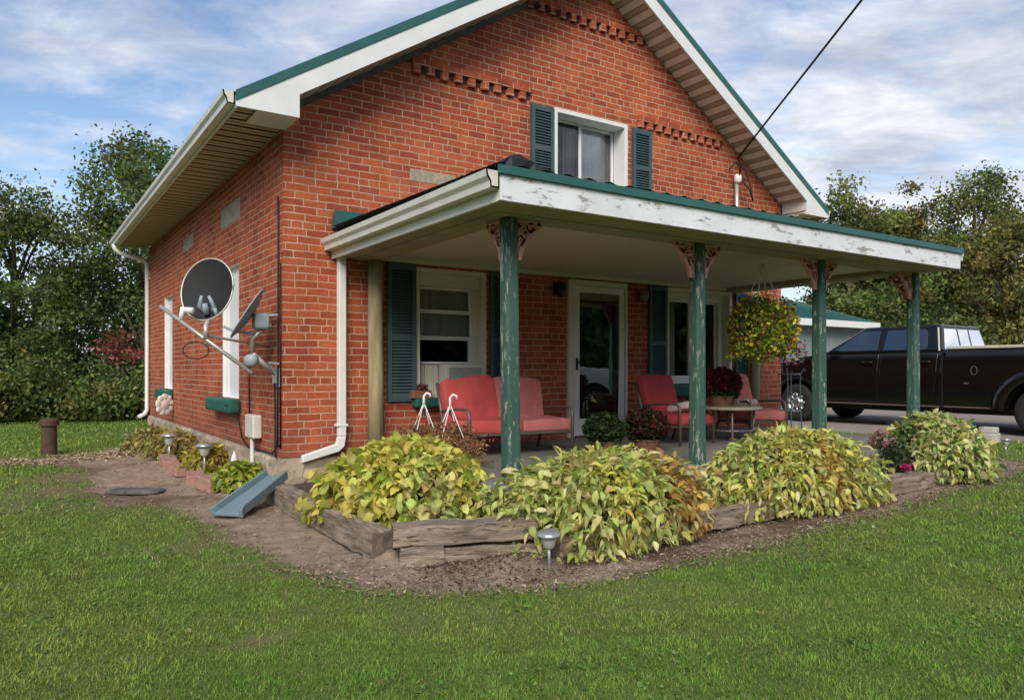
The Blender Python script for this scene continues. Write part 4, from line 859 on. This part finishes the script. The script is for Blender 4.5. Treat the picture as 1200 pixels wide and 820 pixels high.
# wire plant stand
ws = MB(); ring = lambda cx, cy, cz, r: [(cx + r * math.cos(R(15 * i)), cy + r * math.sin(R(15 * i)), cz) for i in range(25)]
ws.tube(ring(0, 0, .82, .15), .011, 6).tube(ring(0, 0, .30, .14), .009, 6)
for i in range(4):
    a = R(45 + 90 * i); ws.tube([(.17 * math.cos(a), .17 * math.sin(a), 0), (.15 * math.cos(a), .15 * math.sin(a), .4), (.15 * math.cos(a), .15 * math.sin(a), .82), (.20 * math.cos(a), .20 * math.sin(a), .90), (.22 * math.cos(a), .22 * math.sin(a), .85)], .009, 6)
ws.tube([(0, .12, .82), (0, .13, 1.3)], .010, 6)
o = ws.build('plant_stand', M['greymetal'], None, smooth=True); o.location = (7.05, -.9, FZ); tag(o, 'tall thin wire plant stand against the brick at the porch end', 'plant stand')

# ------------------------------------------------------------------ satellite dishes
RT = Vector((.8315, -.5556, 0)); FWD = Vector((.5556, .8315, 0))
def dish_mesh(r, ry, depth, n=40, th=.008):
    mb = MB(); vs = []
    rings = [0.02, .25, .5, .72, .88, .97, 1.0]
    prof = [(q, depth * q * q) for q in rings] + [(1.02, depth + .0), (1.025, depth - .012)] + [(q, depth * q * q - th - .004) for q in rings[::-1]]
    for q, z in prof: vs += [(r * q * math.cos(2 * math.pi * j / n), ry * q * math.sin(2 * math.pi * j / n), z) for j in range(n)]
    mb.add(vs, [(i * n + j, i * n + (j + 1) % n, (i + 1) * n + (j + 1) % n, (i + 1) * n + j) for i in range(len(prof) - 1) for j in range(n)])
    mb.add(vs[:n], [tuple(range(n))]); mb.add(vs[-n:], [tuple(range(n))]); return mb
def place(o, loc, normal, up=Vector((0, 0, 1))):
    z = normal.normalized(); x = up.cross(z).normalized(); y = z.cross(x)
    m = Matrix((x, y, z)).transposed().to_4x4(); m.translation = loc; o.matrix_local = m
d1 = thing('satellite_dish', 'large black faced satellite dish held out from the side wall', 'satellite dish')
c1 = Vector((-.62, .48, 2.12)); n1 = (-FWD * .95 - RT * .12 + Vector((0, 0, .22))).normalized()
rf_ = dish_mesh(.272, .325, .045).build('reflector', [M['dishdark']], d1, smooth=True); place(rf_, c1, n1)
rim = MB().tube([(.280 * math.cos(R(9 * i)), .333 * math.sin(R(9 * i)), .040) for i in range(41)], .010, 6).build('rim', M['galv'], d1, smooth=True); place(rim, c1, n1)
low = c1 + Vector((0, 0, -.25)) - FWD * .06 + RT * .02
A0 = Vector((-1.07, .55, 1.94)); A1 = Vector((-.33, -.07, 1.27))
MB().tube([A0, A1], .020, 8).build('support_arm', M['galv'], d1, smooth=True)
mid = A0.lerp(A1, .50)
MB().tube([mid, mid + Vector((.0, .0, .13)), low + Vector((0, 0, -.05)), low + FWD * .08 + Vector((0, 0, .12))], [.026, .026, .024, .02], 10).build('mast', M['galv'], d1, smooth=True)
mb = MB()
for s in (-1, 1): mb.tube([low + RT * (.02 * s), low + RT * (.075 * s) - FWD * .05 + Vector((0, 0, .08)), low + RT * (.035 * s) - FWD * .09 + Vector((0, 0, .18))], [.018, .024, .016], 8)
mb.tube([low - FWD * .06, low - FWD * .10 + Vector((0, 0, .10))], [.034, .026], 10)
mb.tube([low - FWD * .04 + RT * .10 + Vector((0, 0, -.02)), low - FWD * .06 + RT * .085 + Vector((0, 0, .06))], .02, 8)
mb.build('feed_bracket', M['dishgrey'], d1, smooth=True)
f0 = A0.lerp(A1, .22)
mb = MB(); mb.tube([f0, f0 + Vector((0, 0, .14)) + RT * .03], [.022, .026], 10); mb.tube([f0 + Vector((0, 0, .11)) + RT * .05, f0 + Vector((0, 0, .10)) + RT * .13], [.03, .034], 12); mb.build('feed_horn', M['whiteplastic'], d1, smooth=True)
b0 = A0.lerp(A1, .42); MB().tube([b0, Vector((-.005, b0.y + .28, b0.z - .1))], .014, 8).build('wall_strut', M['galv'], d1)
MB().tube([mid + Vector((0, 0, -.03)) + RT * (.13 * math.sin(R(t)) - .1) + Vector((0, 0, -.08 + .085 * math.cos(R(t)))) for t in range(0, 361, 20)], .006, 6).build('cable', M['cable'], d1, smooth=True)
e1 = A1; MB().lathe([(.001, .05), (.06, .05), (.065, 0), (.06, -.05), (.001, -.05)], 16, Matrix.Translation(A0.lerp(A1, .93) + RT * .06 + Vector((0, 0, .08))) @ Matrix.Rotation(R(90), 4, 'X') @ Matrix.Rotation(R(-35), 4, 'Y')).build('lnb_housing', M['dishgrey'], d1, smooth=True)
d2 = thing('satellite_dish', 'smaller grey satellite dish seen edge on, mounted near the house corner', 'satellite dish')
c2 = Vector((-.30, .12, 1.86)); n2 = (-RT * .80 + Vector((0, 0, .52)) - FWD * .24).normalized()
o = dish_mesh(.25, .29, .05).build('reflector', M['dishgrey'], d2, smooth=True); place(o, c2 - n2 * .01, n2)
bk = c2 - n2 * .03; bend = Vector((-.27, .15, 1.47))
MB().tube([bend, bend + Vector((0, 0, .15)), bk - n2 * .12 + Vector((0, 0, -.06))], .026, 10).tube([bend, Vector((-.012, .19, 1.24))], .026, 10).build('mast', M['galv'], d2, smooth=True)
mb = MB(); mb.superq(.075, .07, .085, .4, Matrix.Translation(bk - n2 * .09)); mb.tube([bk - n2 * .04, bk - n2 * .2], .035, 10); mb.tube([bk - n2 * .10 + Vector((0, 0, .06)), bk - n2 * .12 + RT * .15 + Vector((0, 0, .08))], .014, 8); mb.build('back_bracket', M['dishgrey'], d2, smooth=True)
MB().box(-.012, -.003, .10, .30, 1.12, 1.32).box(-.06, -.012, .17, .19, 1.16, 1.30).build('wall_plate', M['greymetal'], d2, bevel=.004)
MB().tube([Vector((-.012, .17, 1.22)), Vector((-.10, .15, 1.38)), Vector((-.02, .06, 1.36))], .012, 8).build('brace', M['greymetal'], d2)
t0 = c2 - n2 * .02 + Vector((0, 0, -.25)); MB().tube([bk - n2 * .02 + Vector((0, 0, -.16)), bk + n2 * .2 + Vector((0, 0, -.26)), bk + n2 * .33 + Vector((0, 0, -.28))], .014, 8).build('feed_arm', M['dishgrey'], d2, smooth=True)

# ------------------------------------------------------------------ pickup truck (x forward from rear axle, y outward left, z up)
TR = thing('pickup_truck', 'black crew cab pickup truck parked on the gravel drive', 'pickup truck', (12.72, -1.44, .13), R(90)); TR.scale = (1, 1, .95)
WB, TRd = 4.45, .425; Wd = 2.16
def arch(cx, r, z0, a0=180, a1=0, n=14):
    return [(cx + r * math.cos(R(a0 + (a1 - a0) * i / n)), max(z0, .44 + r * math.sin(R(a0 + (a1 - a0) * i / n)))) for i in range(n + 1)]
bedp = [(-1.96, .62), (-1.96, 1.58), (-1.92, 1.62), (1.18, 1.66), (1.18, .46), (.08, .46)] + arch(-.52, .57, .46, 0, 180)[1:-1] + [(-1.12, .60)]
MB().prism(bedp, (0, -Wd), 1).build('cargo_bed', M['paint'], TR, bevel=.045, seg=4)
cabp = [(1.225, .46), (1.225, 1.62), (3.92, 1.60), (4.6, 1.52), (5.25, 1.44), (5.48, 1.30), (5.52, .62), (5.40, .46), (5.05, .46)] + arch(WB, .56, .46, 0, 180)[1:-1] + [(3.86, .46)]
MB().prism(cabp, (0, -Wd), 1).build('body', M['paint'], TR, bevel=.07, seg=5)
mb = MB(); zb, zt = 1.59, 2.19
vb = [(1.25, -.05), (3.86, -.05), (3.86, -Wd + .05), (1.25, -Wd + .05)]; vt = [(1.37, -.25), (2.92, -.25), (2.92, -Wd + .25), (1.37, -Wd + .25)]
mb.add([(x, y, zb) for x, y in vb] + [(x, y, zt) for x, y in vt], [(3, 2, 1, 0), (4, 5, 6, 7), (0, 1, 5, 4), (1, 2, 6, 5), (2, 3, 7, 6), (3, 0, 4, 7)]); mb.build('cab_roof', M['paint'], TR, bevel=.07, seg=4)
def side(x, z, o=.005): return (x, -.05 - .20 * (z - zb) / (zt - zb) + o, z)
def sidepane(pts, name, mat, o=.006, par=TR):
    mb = MB(); n = len(pts); a = [side(x, z, o) for x, z in pts]; b = [(p[0], p[1] - .02, p[2]) for p in a]; mb.add(a + b, [tuple(range(n))] + [(i, (i + 1) % n, n + (i + 1) % n, n + i) for i in range(n)]); return mb.build(name, mat, par, bevel=.004)
sidepane([(2.42, 1.66), (1.57, 1.66), (1.53, 1.72), (1.57, 2.05), (1.63, 2.10), (2.40, 2.10)], 'side_window', M['carglass'])
sidepane([(3.56, 1.66), (2.56, 1.66), (2.56, 2.10), (2.90, 2.10), (3.00, 2.06)], 'side_window', M['carglass'])
def door(pts, name):
    o = MB().prism(pts, (-.02, .012), 1).build(name, M['paint'], TR, bevel=.02, seg=3); return o
for x0, x1 in ((1.31, 2.47), (2.51, 3.72)):
    dd = door([(x0 + (.10 if x0 < 2 else 0), .56), (x0 + (.0 if x0 < 2 else 0), 1.1), (x0, 1.58), (x1, 1.57), (x1, .56)], 'door')
    mb = MB(); mb.tube([(x0 + .10, .015, 1.40), (x0 + .12, .045, 1.405), (x0 + .30, .045, 1.405), (x0 + .32, .015, 1.40)], .018, 8); mb.build('handle', M['paint'], dd, smooth=True)
MB().box(1.25, 3.84, .0, .022, .47, .50).build('side_moulding', M['frame'], TR)
MB().box(.12, 1.17, .0, .010, .475, .505).build('side_moulding', M['frame'], TR)
MB().box(1.193, 1.216, -.03, -.005, .5, 1.6).build('cab_gap', M['trimblack'], TR)
# rear glass
mb = MB(); q = lambda y, z: (1.25 + .12 * (z - zb) / (zt - zb) - .008, y, z)
mb.add([q(-.22, 1.66), q(-Wd + .22, 1.66), q(-Wd + .36, 2.10), q(-.36, 2.10)], [(0, 1, 2, 3)]); mb.build('rear_window', M['carglassblue'], TR)
mb = MB(); q2 = lambda y, z: (q(y, z)[0] - .006, y, z)
for y in (-.85, -1.31): mb.add([q2(y, 1.66), q2(y - .03, 1.66), q2(y - .03, 2.10), q2(y, 2.10)], [(0, 1, 2, 3)])
mb.build('rear_window_frame', M['trimblack'], TR)
mb = MB(); w = lambda y, z: (3.86 - .94 * (z - zb) / (zt - zb) + .012, y, z); mb.add([w(-.2, 1.65), w(-Wd + .2, 1.65), w(-Wd + .38, 2.13), w(-.38, 2.13)], [(0, 1, 2, 3)]); mb.build('windshield', M['carglass'], TR)
MB().box(-1.9, 1.15, -Wd + .06, -.05, 1.655, 1.715).build('bed_cover', M['tonneau'], TR, bevel=.015)
mb = MB(); mb.superq(.10, .05, .15, .4, Matrix.Translation((3.70, .20, 1.75))); mb.tube([(3.68, -.03, 1.62), (3.70, .16, 1.66)], .025, 8); mb.build('side_mirror', M['trimblack'], TR, smooth=True)
# flared rear fender for the twin wheels
mb = MB(); n = 16; vs = []
for rr, yy in ((.58, .0), (.60, .16), (.74, .16), (.86, .01)):
    vs += [(-.52 + rr * math.cos(R(180 * i / n)), yy, .46 + rr * math.sin(R(180 * i / n)) * (1. if rr < .8 else .96)) for i in range(n + 1)]
mb.add(vs, [(k_ * (n + 1) + i, k_ * (n + 1) + i + 1, (k_ + 1) * (n + 1) + i + 1, (k_ + 1) * (n + 1) + i) for k_ in range(3) for i in range(n)]); mb.build('fender', M['paint'], TR, smooth=True)
mb = MB(); n = 14
vs = [(WB + rr * math.cos(R(180 * i / n)), yy, .44 + rr * math.sin(R(180 * i / n))) for rr, yy in ((.56, .005), (.58, .03), (.63, .004)) for i in range(n + 1)]
mb.add(vs, [(k_ * (n + 1) + i, k_ * (n + 1) + i + 1, (k_ + 1) * (n + 1) + i + 1, (k_ + 1) * (n + 1) + i) for k_ in range(2) for i in range(n)]); mb.build('fender', M['paint'], TR, smooth=True)
MB().tube([(.62 + .055 * math.cos(R(15 * i)), .006, 1.22 + .085 * math.sin(R(15 * i))) for i in range(25)], .006, 6).build('fuel_door', M['frame'], TR)
MB().box(.72, .80, .002, .008, .95, .985).build('badge', M['chrome'], TR)
MB().box(5.40, 5.62, -Wd + .08, -.08, .48, .78).build('bumper', M['trimblack'], TR, bevel=.06); MB().box(-2.12, -1.94, -Wd + .1, -.1, .55, .80).build('bumper', M['trimblack'], TR, bevel=.04)
MB().box(5.36, 5.49, -.30, -.015, 1.02, 1.28).build('headlight', M['glasslens'], TR, bevel=.03); MB().box(5.36, 5.49, -Wd + .015, -Wd + .30, 1.02, 1.28).build('headlight', M['glasslens'], TR, bevel=.03)
MB().box(-1.3, 5.3, -Wd + .3, -.3, .34, .60).build('chassis', M['trimblack'], TR)
MB().box(-1.08, .04, -Wd + .42, -.42, .5, 1.05).box(WB - .55, WB + .55, -Wd + .35, -.35, .5, 1.05).build('wheel_well', M['trimblack'], TR)
def wheel(x, y, out, hub=0.):
    Rm = Matrix.Translation((x, y, .45)) @ Matrix.Diagonal((1, 1, 1 / .95, 1)) @ Matrix.Rotation(R(-90 * out), 4, 'X')
    t = MB().lathe([(.23, .13), (.30, .145), (.38, .14), (.418, .11), (.425, .06), (.425, -.06), (.418, -.11), (.38, -.14), (.23, -.13)], 40, Rm); w_ = t.build('wheel', M['tyre'], TR, smooth=True)
    mb = MB(); d = -.05 if hub < 0 else .06
    mb.lathe([(.245, .14), (.235, .10), (.20, d), (.12, d + .01), (.11, d + .07), (.06, d + .085), (.001, d + .085)], 32, Rm)
    for i in range(8):
        a = R(45 * i); mb.tube([Rm @ Vector((.11 * math.cos(a), .11 * math.sin(a), d + .035)), Rm @ Vector((.215 * math.cos(a), .215 * math.sin(a), .105))], .026, 8)
    mb.build('rim', M['chrome'], w_, smooth=True)
    mb = MB()
    for i in range(8):
        a = R(45 * i + 22.5); mb.lathe([(.001, .004), (.026, .003), (.026, 0)], 10, Rm @ Matrix.Translation((.172 * math.cos(a), .172 * math.sin(a), d + .012)))
    mb.build('rim_holes', M['trimblack'], w_)
wheel(WB, -.12, 1); wheel(WB, -Wd + .12, -1); wheel(-.52, .02, 1, -1); wheel(-.52, -Wd - .02, -1, -1)
o = MB().lathe([(.001, 1.72), (.05, 1.72), (.04, 1.78), (.06, 1.82), (.03, 1.88), (.001, 1.92)], 12, Matrix.Translation((.5, -1.9, 0))).build('antenna_cap', M['whiteplastic'], TR, smooth=True)

def tumble(o):
    bm = bmesh.new(); bm.from_mesh(o.data)
    for z in (.6, .75, .9, 1.05, 1.2, 1.32, 1.44, 1.54):
        bmesh.ops.bisect_plane(bm, geom=bm.verts[:] + bm.edges[:] + bm.faces[:], plane_co=(0, 0, z), plane_no=(0, 0, 1))
    for q_ in bm.verts:
        d = .085 * max(0, (q_.co.z - 1.0) / .6) ** 2 + .05 * max(0, (.95 - q_.co.z) / .5) ** 2 - .012 * math.exp(-((q_.co.z - 1.22) / .07) ** 2)
        q_.co.y += -d if q_.co.y > -Wd / 2 else d
    bm.to_mesh(o.data); bm.free(); o.data.shade_smooth(); o.data.set_sharp_from_angle(angle=R(32))
for ch in TR.children:
    if ch.name.split('.')[0] in ('body', 'cargo_bed', 'door'): tumble(ch)
# a second, silver pickup across the yard: the storm door mirrors it
def copy_tree(o, parent=None, par=None):
    c = o.copy(); C.objects.link(c); c.parent = parent
    if c.type == 'MESH':
        for sl in c.material_slots:
            if sl.material == M['paint']: sl.link = 'OBJECT'; sl.material = M['silver']
    for ch in o.children: copy_tree(ch, c)
    return c
t2 = copy_tree(TR); t2.location = (10.4, -14.4, -.08); t2.rotation_euler = (0, 0, math.atan2(.66, .75)); t2['label'] = 'pale silver pickup truck mirrored in the storm door glass'

# ------------------------------------------------------------------ shed
sh = thing('shed', 'low grey shed with green metal roof behind the black truck', 'shed', (0, 0, 0))
SX0, SX1, SY0, SY1, SE = 12.5, 21.9, 6.5, 14.5, 2.80
MB().box(SX0, SX1 - .3, SY0 + .3, SY1, 0, SE - .02).build('wall', M['shedwall'], sh)
mm = .40; hy = (SY1 - SY0) / 2
mb = MB(); a = [(SX0 - .2, SY0 - .1, SE + .10), (SX1 + .1, SY0 - .1, SE + .10), (SX1 + .1, SY1 + .3, SE + .10), (SX0 - .2, SY1 + .3, SE + .10), (SX0 + 3, SY0 + hy, SE + .10 + mm * hy), (SX1 - hy * 1.0, SY0 + hy, SE + .10 + mm * hy)]
mb.add(a, [(0, 1, 5, 4), (1, 2, 5), (2, 3, 4, 5), (3, 0, 4), (3, 2, 1, 0)])
for i in range(30):
    x = SX0 + i * .32; x1_ = min(max(x, SX0 + 3), SX1 - hy); mb.tube([(x, SY0 - .1, SE + .11), (x1_ * .5 + x * .5, SY0 - .1 + hy * .5, SE + .11 + mm * hy * .5)], .015, 4)
mb.build('roof', M['greenmetal'], sh)
MB().box(SX0 - .2, SX1 + .1, SY0 - .13, SY0 - .101, SE - .12, SE + .09).build('fascia', M['white'], sh); MB().box(SX1 + .101, SX1 + .13, SY0 - .13, SY1, SE - .12, SE + .09).build('fascia', M['white'], sh)

# ------------------------------------------------------------------ trees
def tree(name, label, x, y, h, r, cols, ncl, per, leaf, zlow=.3, spread=.42, cat='tree', group='trees behind the house', lean=0., gap=.0):
    t = thing(name, label, cat, (x, y, 0), 0, group)
    th = h * zlow; cz = (h + th) / 2; rzv = (h - th) / 2
    d = unit(ncl); rr = rng.uniform(.25, 1., ncl) ** .55
    lob = 1 + .22 * np.sin(d[:, 0] * 4 + x) * np.cos(d[:, 1] * 3.3 + y)
    cl = d * rr[:, None] * lob[:, None] * np.array([r, r, rzv]) + np.array([lean * 0, 0, cz]); cl[:, 0] += lean * (cl[:, 2] - th) / h
    taper = np.clip((cl[:, 2] - th) / (h - th), 0, 1); cl[:, :2] *= (1.08 - .42 * taper ** 2)[:, None]
    n = ncl * per; spr = spread * rng.uniform(.6, 1.3, ncl); ci = np.repeat(np.arange(ncl), per)
    pts = cl[ci] + rng.normal(0, 1, (n, 3)) * spr[ci][:, None] * np.array([1, 1, .6]); pts[:, 2] = np.maximum(pts[:, 2], .12)
    cc = pick(cols, ncl, .28)[ci] * (1 + rng.normal(0, .2, (n, 1))); cards('crown', pts, leaf, np.clip(cc, .004, .8), M['leaf'], t, .35, .6)
    mb = MB(); r0 = max(.05, h * .022)
    mb.tube([(0, 0, -.1), (r0 * .3, 0, th * .6), (0, r0 * .5, th * 1.15), (lean * .3, 0, cz * 1.1), (lean * .6, 0, h * .86)], [r0 * 1.35, r0, r0 * .85, r0 * .5, r0 * .12], 9)
    for j in range(0, ncl, max(1, ncl // 16)):
        e = Vector(cl[j]); s = Vector((0, 0, min(max(th * .7, e.z - r * .8), h * .75))); m_ = s.lerp(e, .5) + Vector((0, 0, .2)); mb.tube([s, m_, e], [r0 * .42, r0 * .25, r0 * .06], 6)
    mb.build('trunk', M['bark'], t, smooth=True); return t
DK = [(.10, .155, .042), (.13, .185, .05), (.07, .115, .034), (.16, .20, .058)]
MD = [(.13, .18, .044), (.18, .21, .056), (.10, .145, .038), (.22, .225, .066)]
AU = [(.22, .20, .055), (.27, .22, .06), (.17, .185, .05), (.32, .23, .065), (.13, .16, .045)]
LG = 'trees left of the house'
tree('oak_tree', 'tall dark green tree rising beside the roof eave', .9, 16.6, 8.3, 2.2, DK + MD[:1], 130, 170, .125, .24, .33, group=LG)
tree('oak_tree', 'broad dark green tree at the left edge of the yard', -2.3, 18.4, 6.7, 2.7, DK + MD[:2], 120, 180, .125, .22, .35, group=LG)
tree('oak_tree', 'dark green tree mostly outside the left picture edge', -5.6, 17.5, 7.2, 2.6, DK, 110, 90, .17, .2, .4, group=LG)
tree('oak_tree', 'shadowed tree between the tall tree and the downspout', 3.2, 19.5, 7.2, 2.2, DK, 90, 80, .18, .2, .4, group=LG)
tree('oak_tree', 'lower tree filling the gap behind the two oaks', -.6, 22.5, 4.6, 2.8, DK + MD[:1], 70, 80, .19, .15, .42, group=LG)
SHG = 'shrubs along the far edge of the lawn'
for (x, y, h, r, cl, lb) in [(-4.6, 14.9, 1.6, 1.1, MD + AU[:2], 'leafy green shrub at the far left lawn edge'), (-2.9, 14.3, 1.15, .9, AU + MD, 'olive brown shrub behind the rusty pipe'), (-1.7, 14.6, 1.5, .8, MD, 'mid green shrub right of the rusty pipe'), (-.5, 13.9, .9, .8, MD + AU[:1], 'low pale shrub left of the far downspout'), (.5, 13.6, 1.3, .8, MD, 'pale green shrub behind the far downspout'), (1.2, 15.0, 2.2, .9, DK, 'tall dark shrub behind the far house corner'), (-3.8, 17.0, 2.6, 1.2, DK, 'tall dark shrub below the left tree'), (-1.6, 16.6, 1.9, 1.2, DK + AU[:1], 'dark shrub in the shade under the oaks'), (-.1, 16.0, 1.7, .9, DK, 'shaded shrub below the tall oak')]:
    tree('shrub', lb, x, y, h, r, cl, 30, 100, .12, .08, .28, 'shrub', SHG)
tree('red_shrub', 'red leaved shrub glimpsed under the oak trees', .1, 14.4, 2.3, .45, [(.30, .10, .07), (.36, .16, .10), (.24, .08, .05)], 12, 60, .12, .62, .16, 'shrub', SHG)
RG = 'trees beyond the drive'
for i, (x, y, h, r, cl, sp, nc, lb) in enumerate([
    (25.6, 9.8, 8.9, 1.6, MD, .32, 75, 'slim tree rising just right of the gable end'), (27.8, 9.5, 8.5, 1.7, MD + AU[:1], .34, 70, 'thin leaved tree left of the broad tallest tree'),
    (34.1, 8.9, 10.6, 2.9, MD + AU[:2], .42, 120, 'broad tallest tree above the porch roof end'), (31.0, 10.4, 9.2, 1.9, AU, .34, 64, 'sparse tree with bare branches behind the porch roof'),
    (30.8, 6.2, 7.6, 2.5, AU, .44, 115, 'autumn tinted tree above the truck cab'), (35.5, 5.4, 8.6, 2.6, AU + MD[:1], .45, 100, 'olive tree at the right picture edge'),
    (28.5, 9.0, 5.2, 2.0, DK, .42, 90, 'dark green tree behind the last porch post'), (26.0, 11.0, 4.6, 1.8, DK + MD, .40, 80, 'dark tree behind the shed roof'),
    (30.0, 2.4, 5.4, 2.0, AU + DK[:1], .40, 90, 'brownish tree above the truck bed'), (33.5, 1.0, 6.4, 2.4, MD + AU, .42, 90, 'mixed green tree at far right above the truck bed'),
    (23.0, 15.5, 5.2, 2.0, AU + [(.30, .13, .05)], .40, 70, 'orange tinted tree glimpsed above the hanging basket'), (37.5, 10.5, 8.2, 2.6, MD, .45, 80, 'green tree behind the broad tallest tree')]):
    tree('woodland_tree', lb, x, y, h, r, cl, nc, 160, .165, .16, sp, group=RG)
BG = 'bushes behind the truck'
for (x, y, h, r, cl, lb) in [(28.0, 3.4, 3.4, 1.7, AU, 'yellow brown bush behind the truck cab window'), (27.2, 6.4, 3.2, 1.7, DK, 'dark bush between shed and truck'), (28.8, .6, 3.2, 1.7, AU + MD, 'olive bush above the truck bed rail'), (30.2, -1.6, 3.2, 1.8, MD, 'green bush at the right picture edge behind the truck'), (25.2, 8.6, 3.4, 1.4, MD, 'green bush right of the shed corner')]:
    tree('bush', lb, x, y, h, r, cl, 56, 90, .17, .04, .36, 'bush', BG)
# far wood that reads as one mass
n = 130000; a = rng.uniform(R(-180), R(180), n); rr = 62 + 6 * rng.uniform(-1, 1, n); hh = 5.0 + 1.6 * np.sin(a * 37) + 1.0 * np.sin(a * 91 + 1) + 4.5 * ((a < R(-25)) | (a > R(125))) - 2.6 * ((a > R(80)) & (a < R(125)))
pts = np.stack([CAM[0] + rr * np.cos(a), CAM[1] + rr * np.sin(a), hh * rng.uniform(0, 1, n) ** .7], 1)
tag(cards('distant_woods', pts, 1.35, pick(DK + MD, n), M['leaf'], None, .3, .7), 'continuous dark wood far behind the house and drive', 'wood', kind='stuff')

# ------------------------------------------------------------------ sky, sun, camera
SAZ = Vector((-.62, -.78, 0)).normalized(); EL = R(38)
w = bpy.data.worlds.new('World'); scene.world = w; w.use_nodes = True; nt = w.node_tree
for nd in list(nt.nodes): nt.nodes.remove(nd)
N = lambda t: nt.nodes.new(t); LK = nt.links.new
def wm(op, a, b=None, c=None):
    nd = N('ShaderNodeMath'); nd.operation = op
    for i, v in enumerate((a, b, c)):
        if v is None: continue
        if isinstance(v, (int, float)): nd.inputs[i].default_value = v
        else: LK(v, nd.inputs[i])
    return nd.outputs[0]
out = N('ShaderNodeOutputWorld'); sky = N('ShaderNodeTexSky'); sky.sky_type = 'NISHITA'; sky.sun_disc = False; sky.sun_elevation = EL; sky.sun_rotation = math.atan2(SAZ.x, SAZ.y)
sky.air_density = 1.0; sky.dust_density = .6; sky.ozone_density = 2.
bg = N('ShaderNodeBackground'); bg.inputs[1].default_value = .17; LK(sky.outputs[0], bg.inputs[0])
tc = N('ShaderNodeTexCoord'); sp = N('ShaderNodeSeparateXYZ'); LK(tc.outputs['Generated'], sp.inputs[0])
zz = wm('ADD', wm('MAXIMUM', sp.outputs[2], 0.), .16)
u = wm('DIVIDE', sp.outputs[0], zz); v = wm('DIVIDE', sp.outputs[1], zz)
# streaks run across the view
ua = wm('ADD', wm('MULTIPLY', u, .83), wm('MULTIPLY', v, -.56)); va = wm('ADD', wm('MULTIPLY', u, .56), wm('MULTIPLY', v, .83))
cv = N('ShaderNodeCombineXYZ'); LK(ua, cv.inputs[0]); LK(va, cv.inputs[1])
def wn(scale, detail, rough, sx, sy, off, dist=0.):
    mp = N('ShaderNodeMapping'); mp.inputs['Scale'].default_value = (sx, sy, 1); mp.inputs['Location'].default_value = (off, off * .7, off); LK(cv.outputs[0], mp.inputs[0])
    nd = N('ShaderNodeTexNoise'); nd.inputs['Scale'].default_value = scale; nd.inputs['Detail'].default_value = detail; nd.inputs['Roughness'].default_value = rough; nd.inputs['Distortion'].default_value = dist; LK(mp.outputs[0], nd.inputs['Vector']); return nd.outputs['Fac']
f = wm('ADD', wm('MULTIPLY', wn(1.0, 3, .5, .9, 1.1, 3.7), .60), wm('MULTIPLY', wn(5.0, 9, .60, .85, 1.1, 1.3, .35), .46))
# thicker toward the horizon and the right
f = wm('ADD', f, wm('MULTIPLY', wm('SUBTRACT', .55, sp.outputs[2]), .20)); f = wm('ADD', f, wm('MULTIPLY', ua, .012))
rp = N('ShaderNodeValToRGB'); rp.color_ramp.elements[0].position = .455; rp.color_ramp.elements[1].position = .66; LK(f, rp.inputs[0])
cr = N('ShaderNodeValToRGB'); e = cr.color_ramp.elements; e[0].position = .35; e[0].color = (.40, .44, .53, 1); e[1].position = .64; e[1].color = (.80, .81, .84, 1); LK(wn(3.0, 8, .6, .8, 1.3, 8.1, .3), cr.inputs[0])
cb = N('ShaderNodeBackground'); LK(cr.outputs[0], cb.inputs[0]); cb.inputs[1].default_value = 1.32
mx = N('ShaderNodeMixShader'); LK(wm('MULTIPLY', rp.outputs[0], .96), mx.inputs[0]); LK(bg.outputs[0], mx.inputs[1]); LK(cb.outputs[0], mx.inputs[2]); LK(mx.outputs[0], out.inputs[0])
sd = bpy.data.lights.new('sun', 'SUN'); sd.energy = 3.5; sd.angle = R(32); sd.color = (1., .94, .85); so = bpy.data.objects.new('sun', sd); C.objects.link(so)
so.rotation_euler = (-(SAZ * math.cos(EL) + Vector((0, 0, math.sin(EL))))).to_track_quat('-Z', 'Y').to_euler(); so.location = (-10, -8, 12)
cd = bpy.data.cameras.new('camera'); cd.lens = 36 * 874 / 1200; cd.sensor_width = 36; cd.shift_y = 23.5 / 1200; cd.clip_end = 2000; cd.clip_start = .05
co = bpy.data.objects.new('camera', cd); C.objects.link(co); co.location = (CAM[0], CAM[1], 1.30); co.rotation_euler = (R(90), 0, -math.atan2(FW[0], FW[1])); scene.camera = co
scene.view_settings.view_transform = 'Standard'; scene.view_settings.look = 'None'; scene.view_settings.exposure = 0; scene.view_settings.gamma = 1
scene.cycles.max_bounces = 8; scene.cycles.transparent_max_bounces = 16
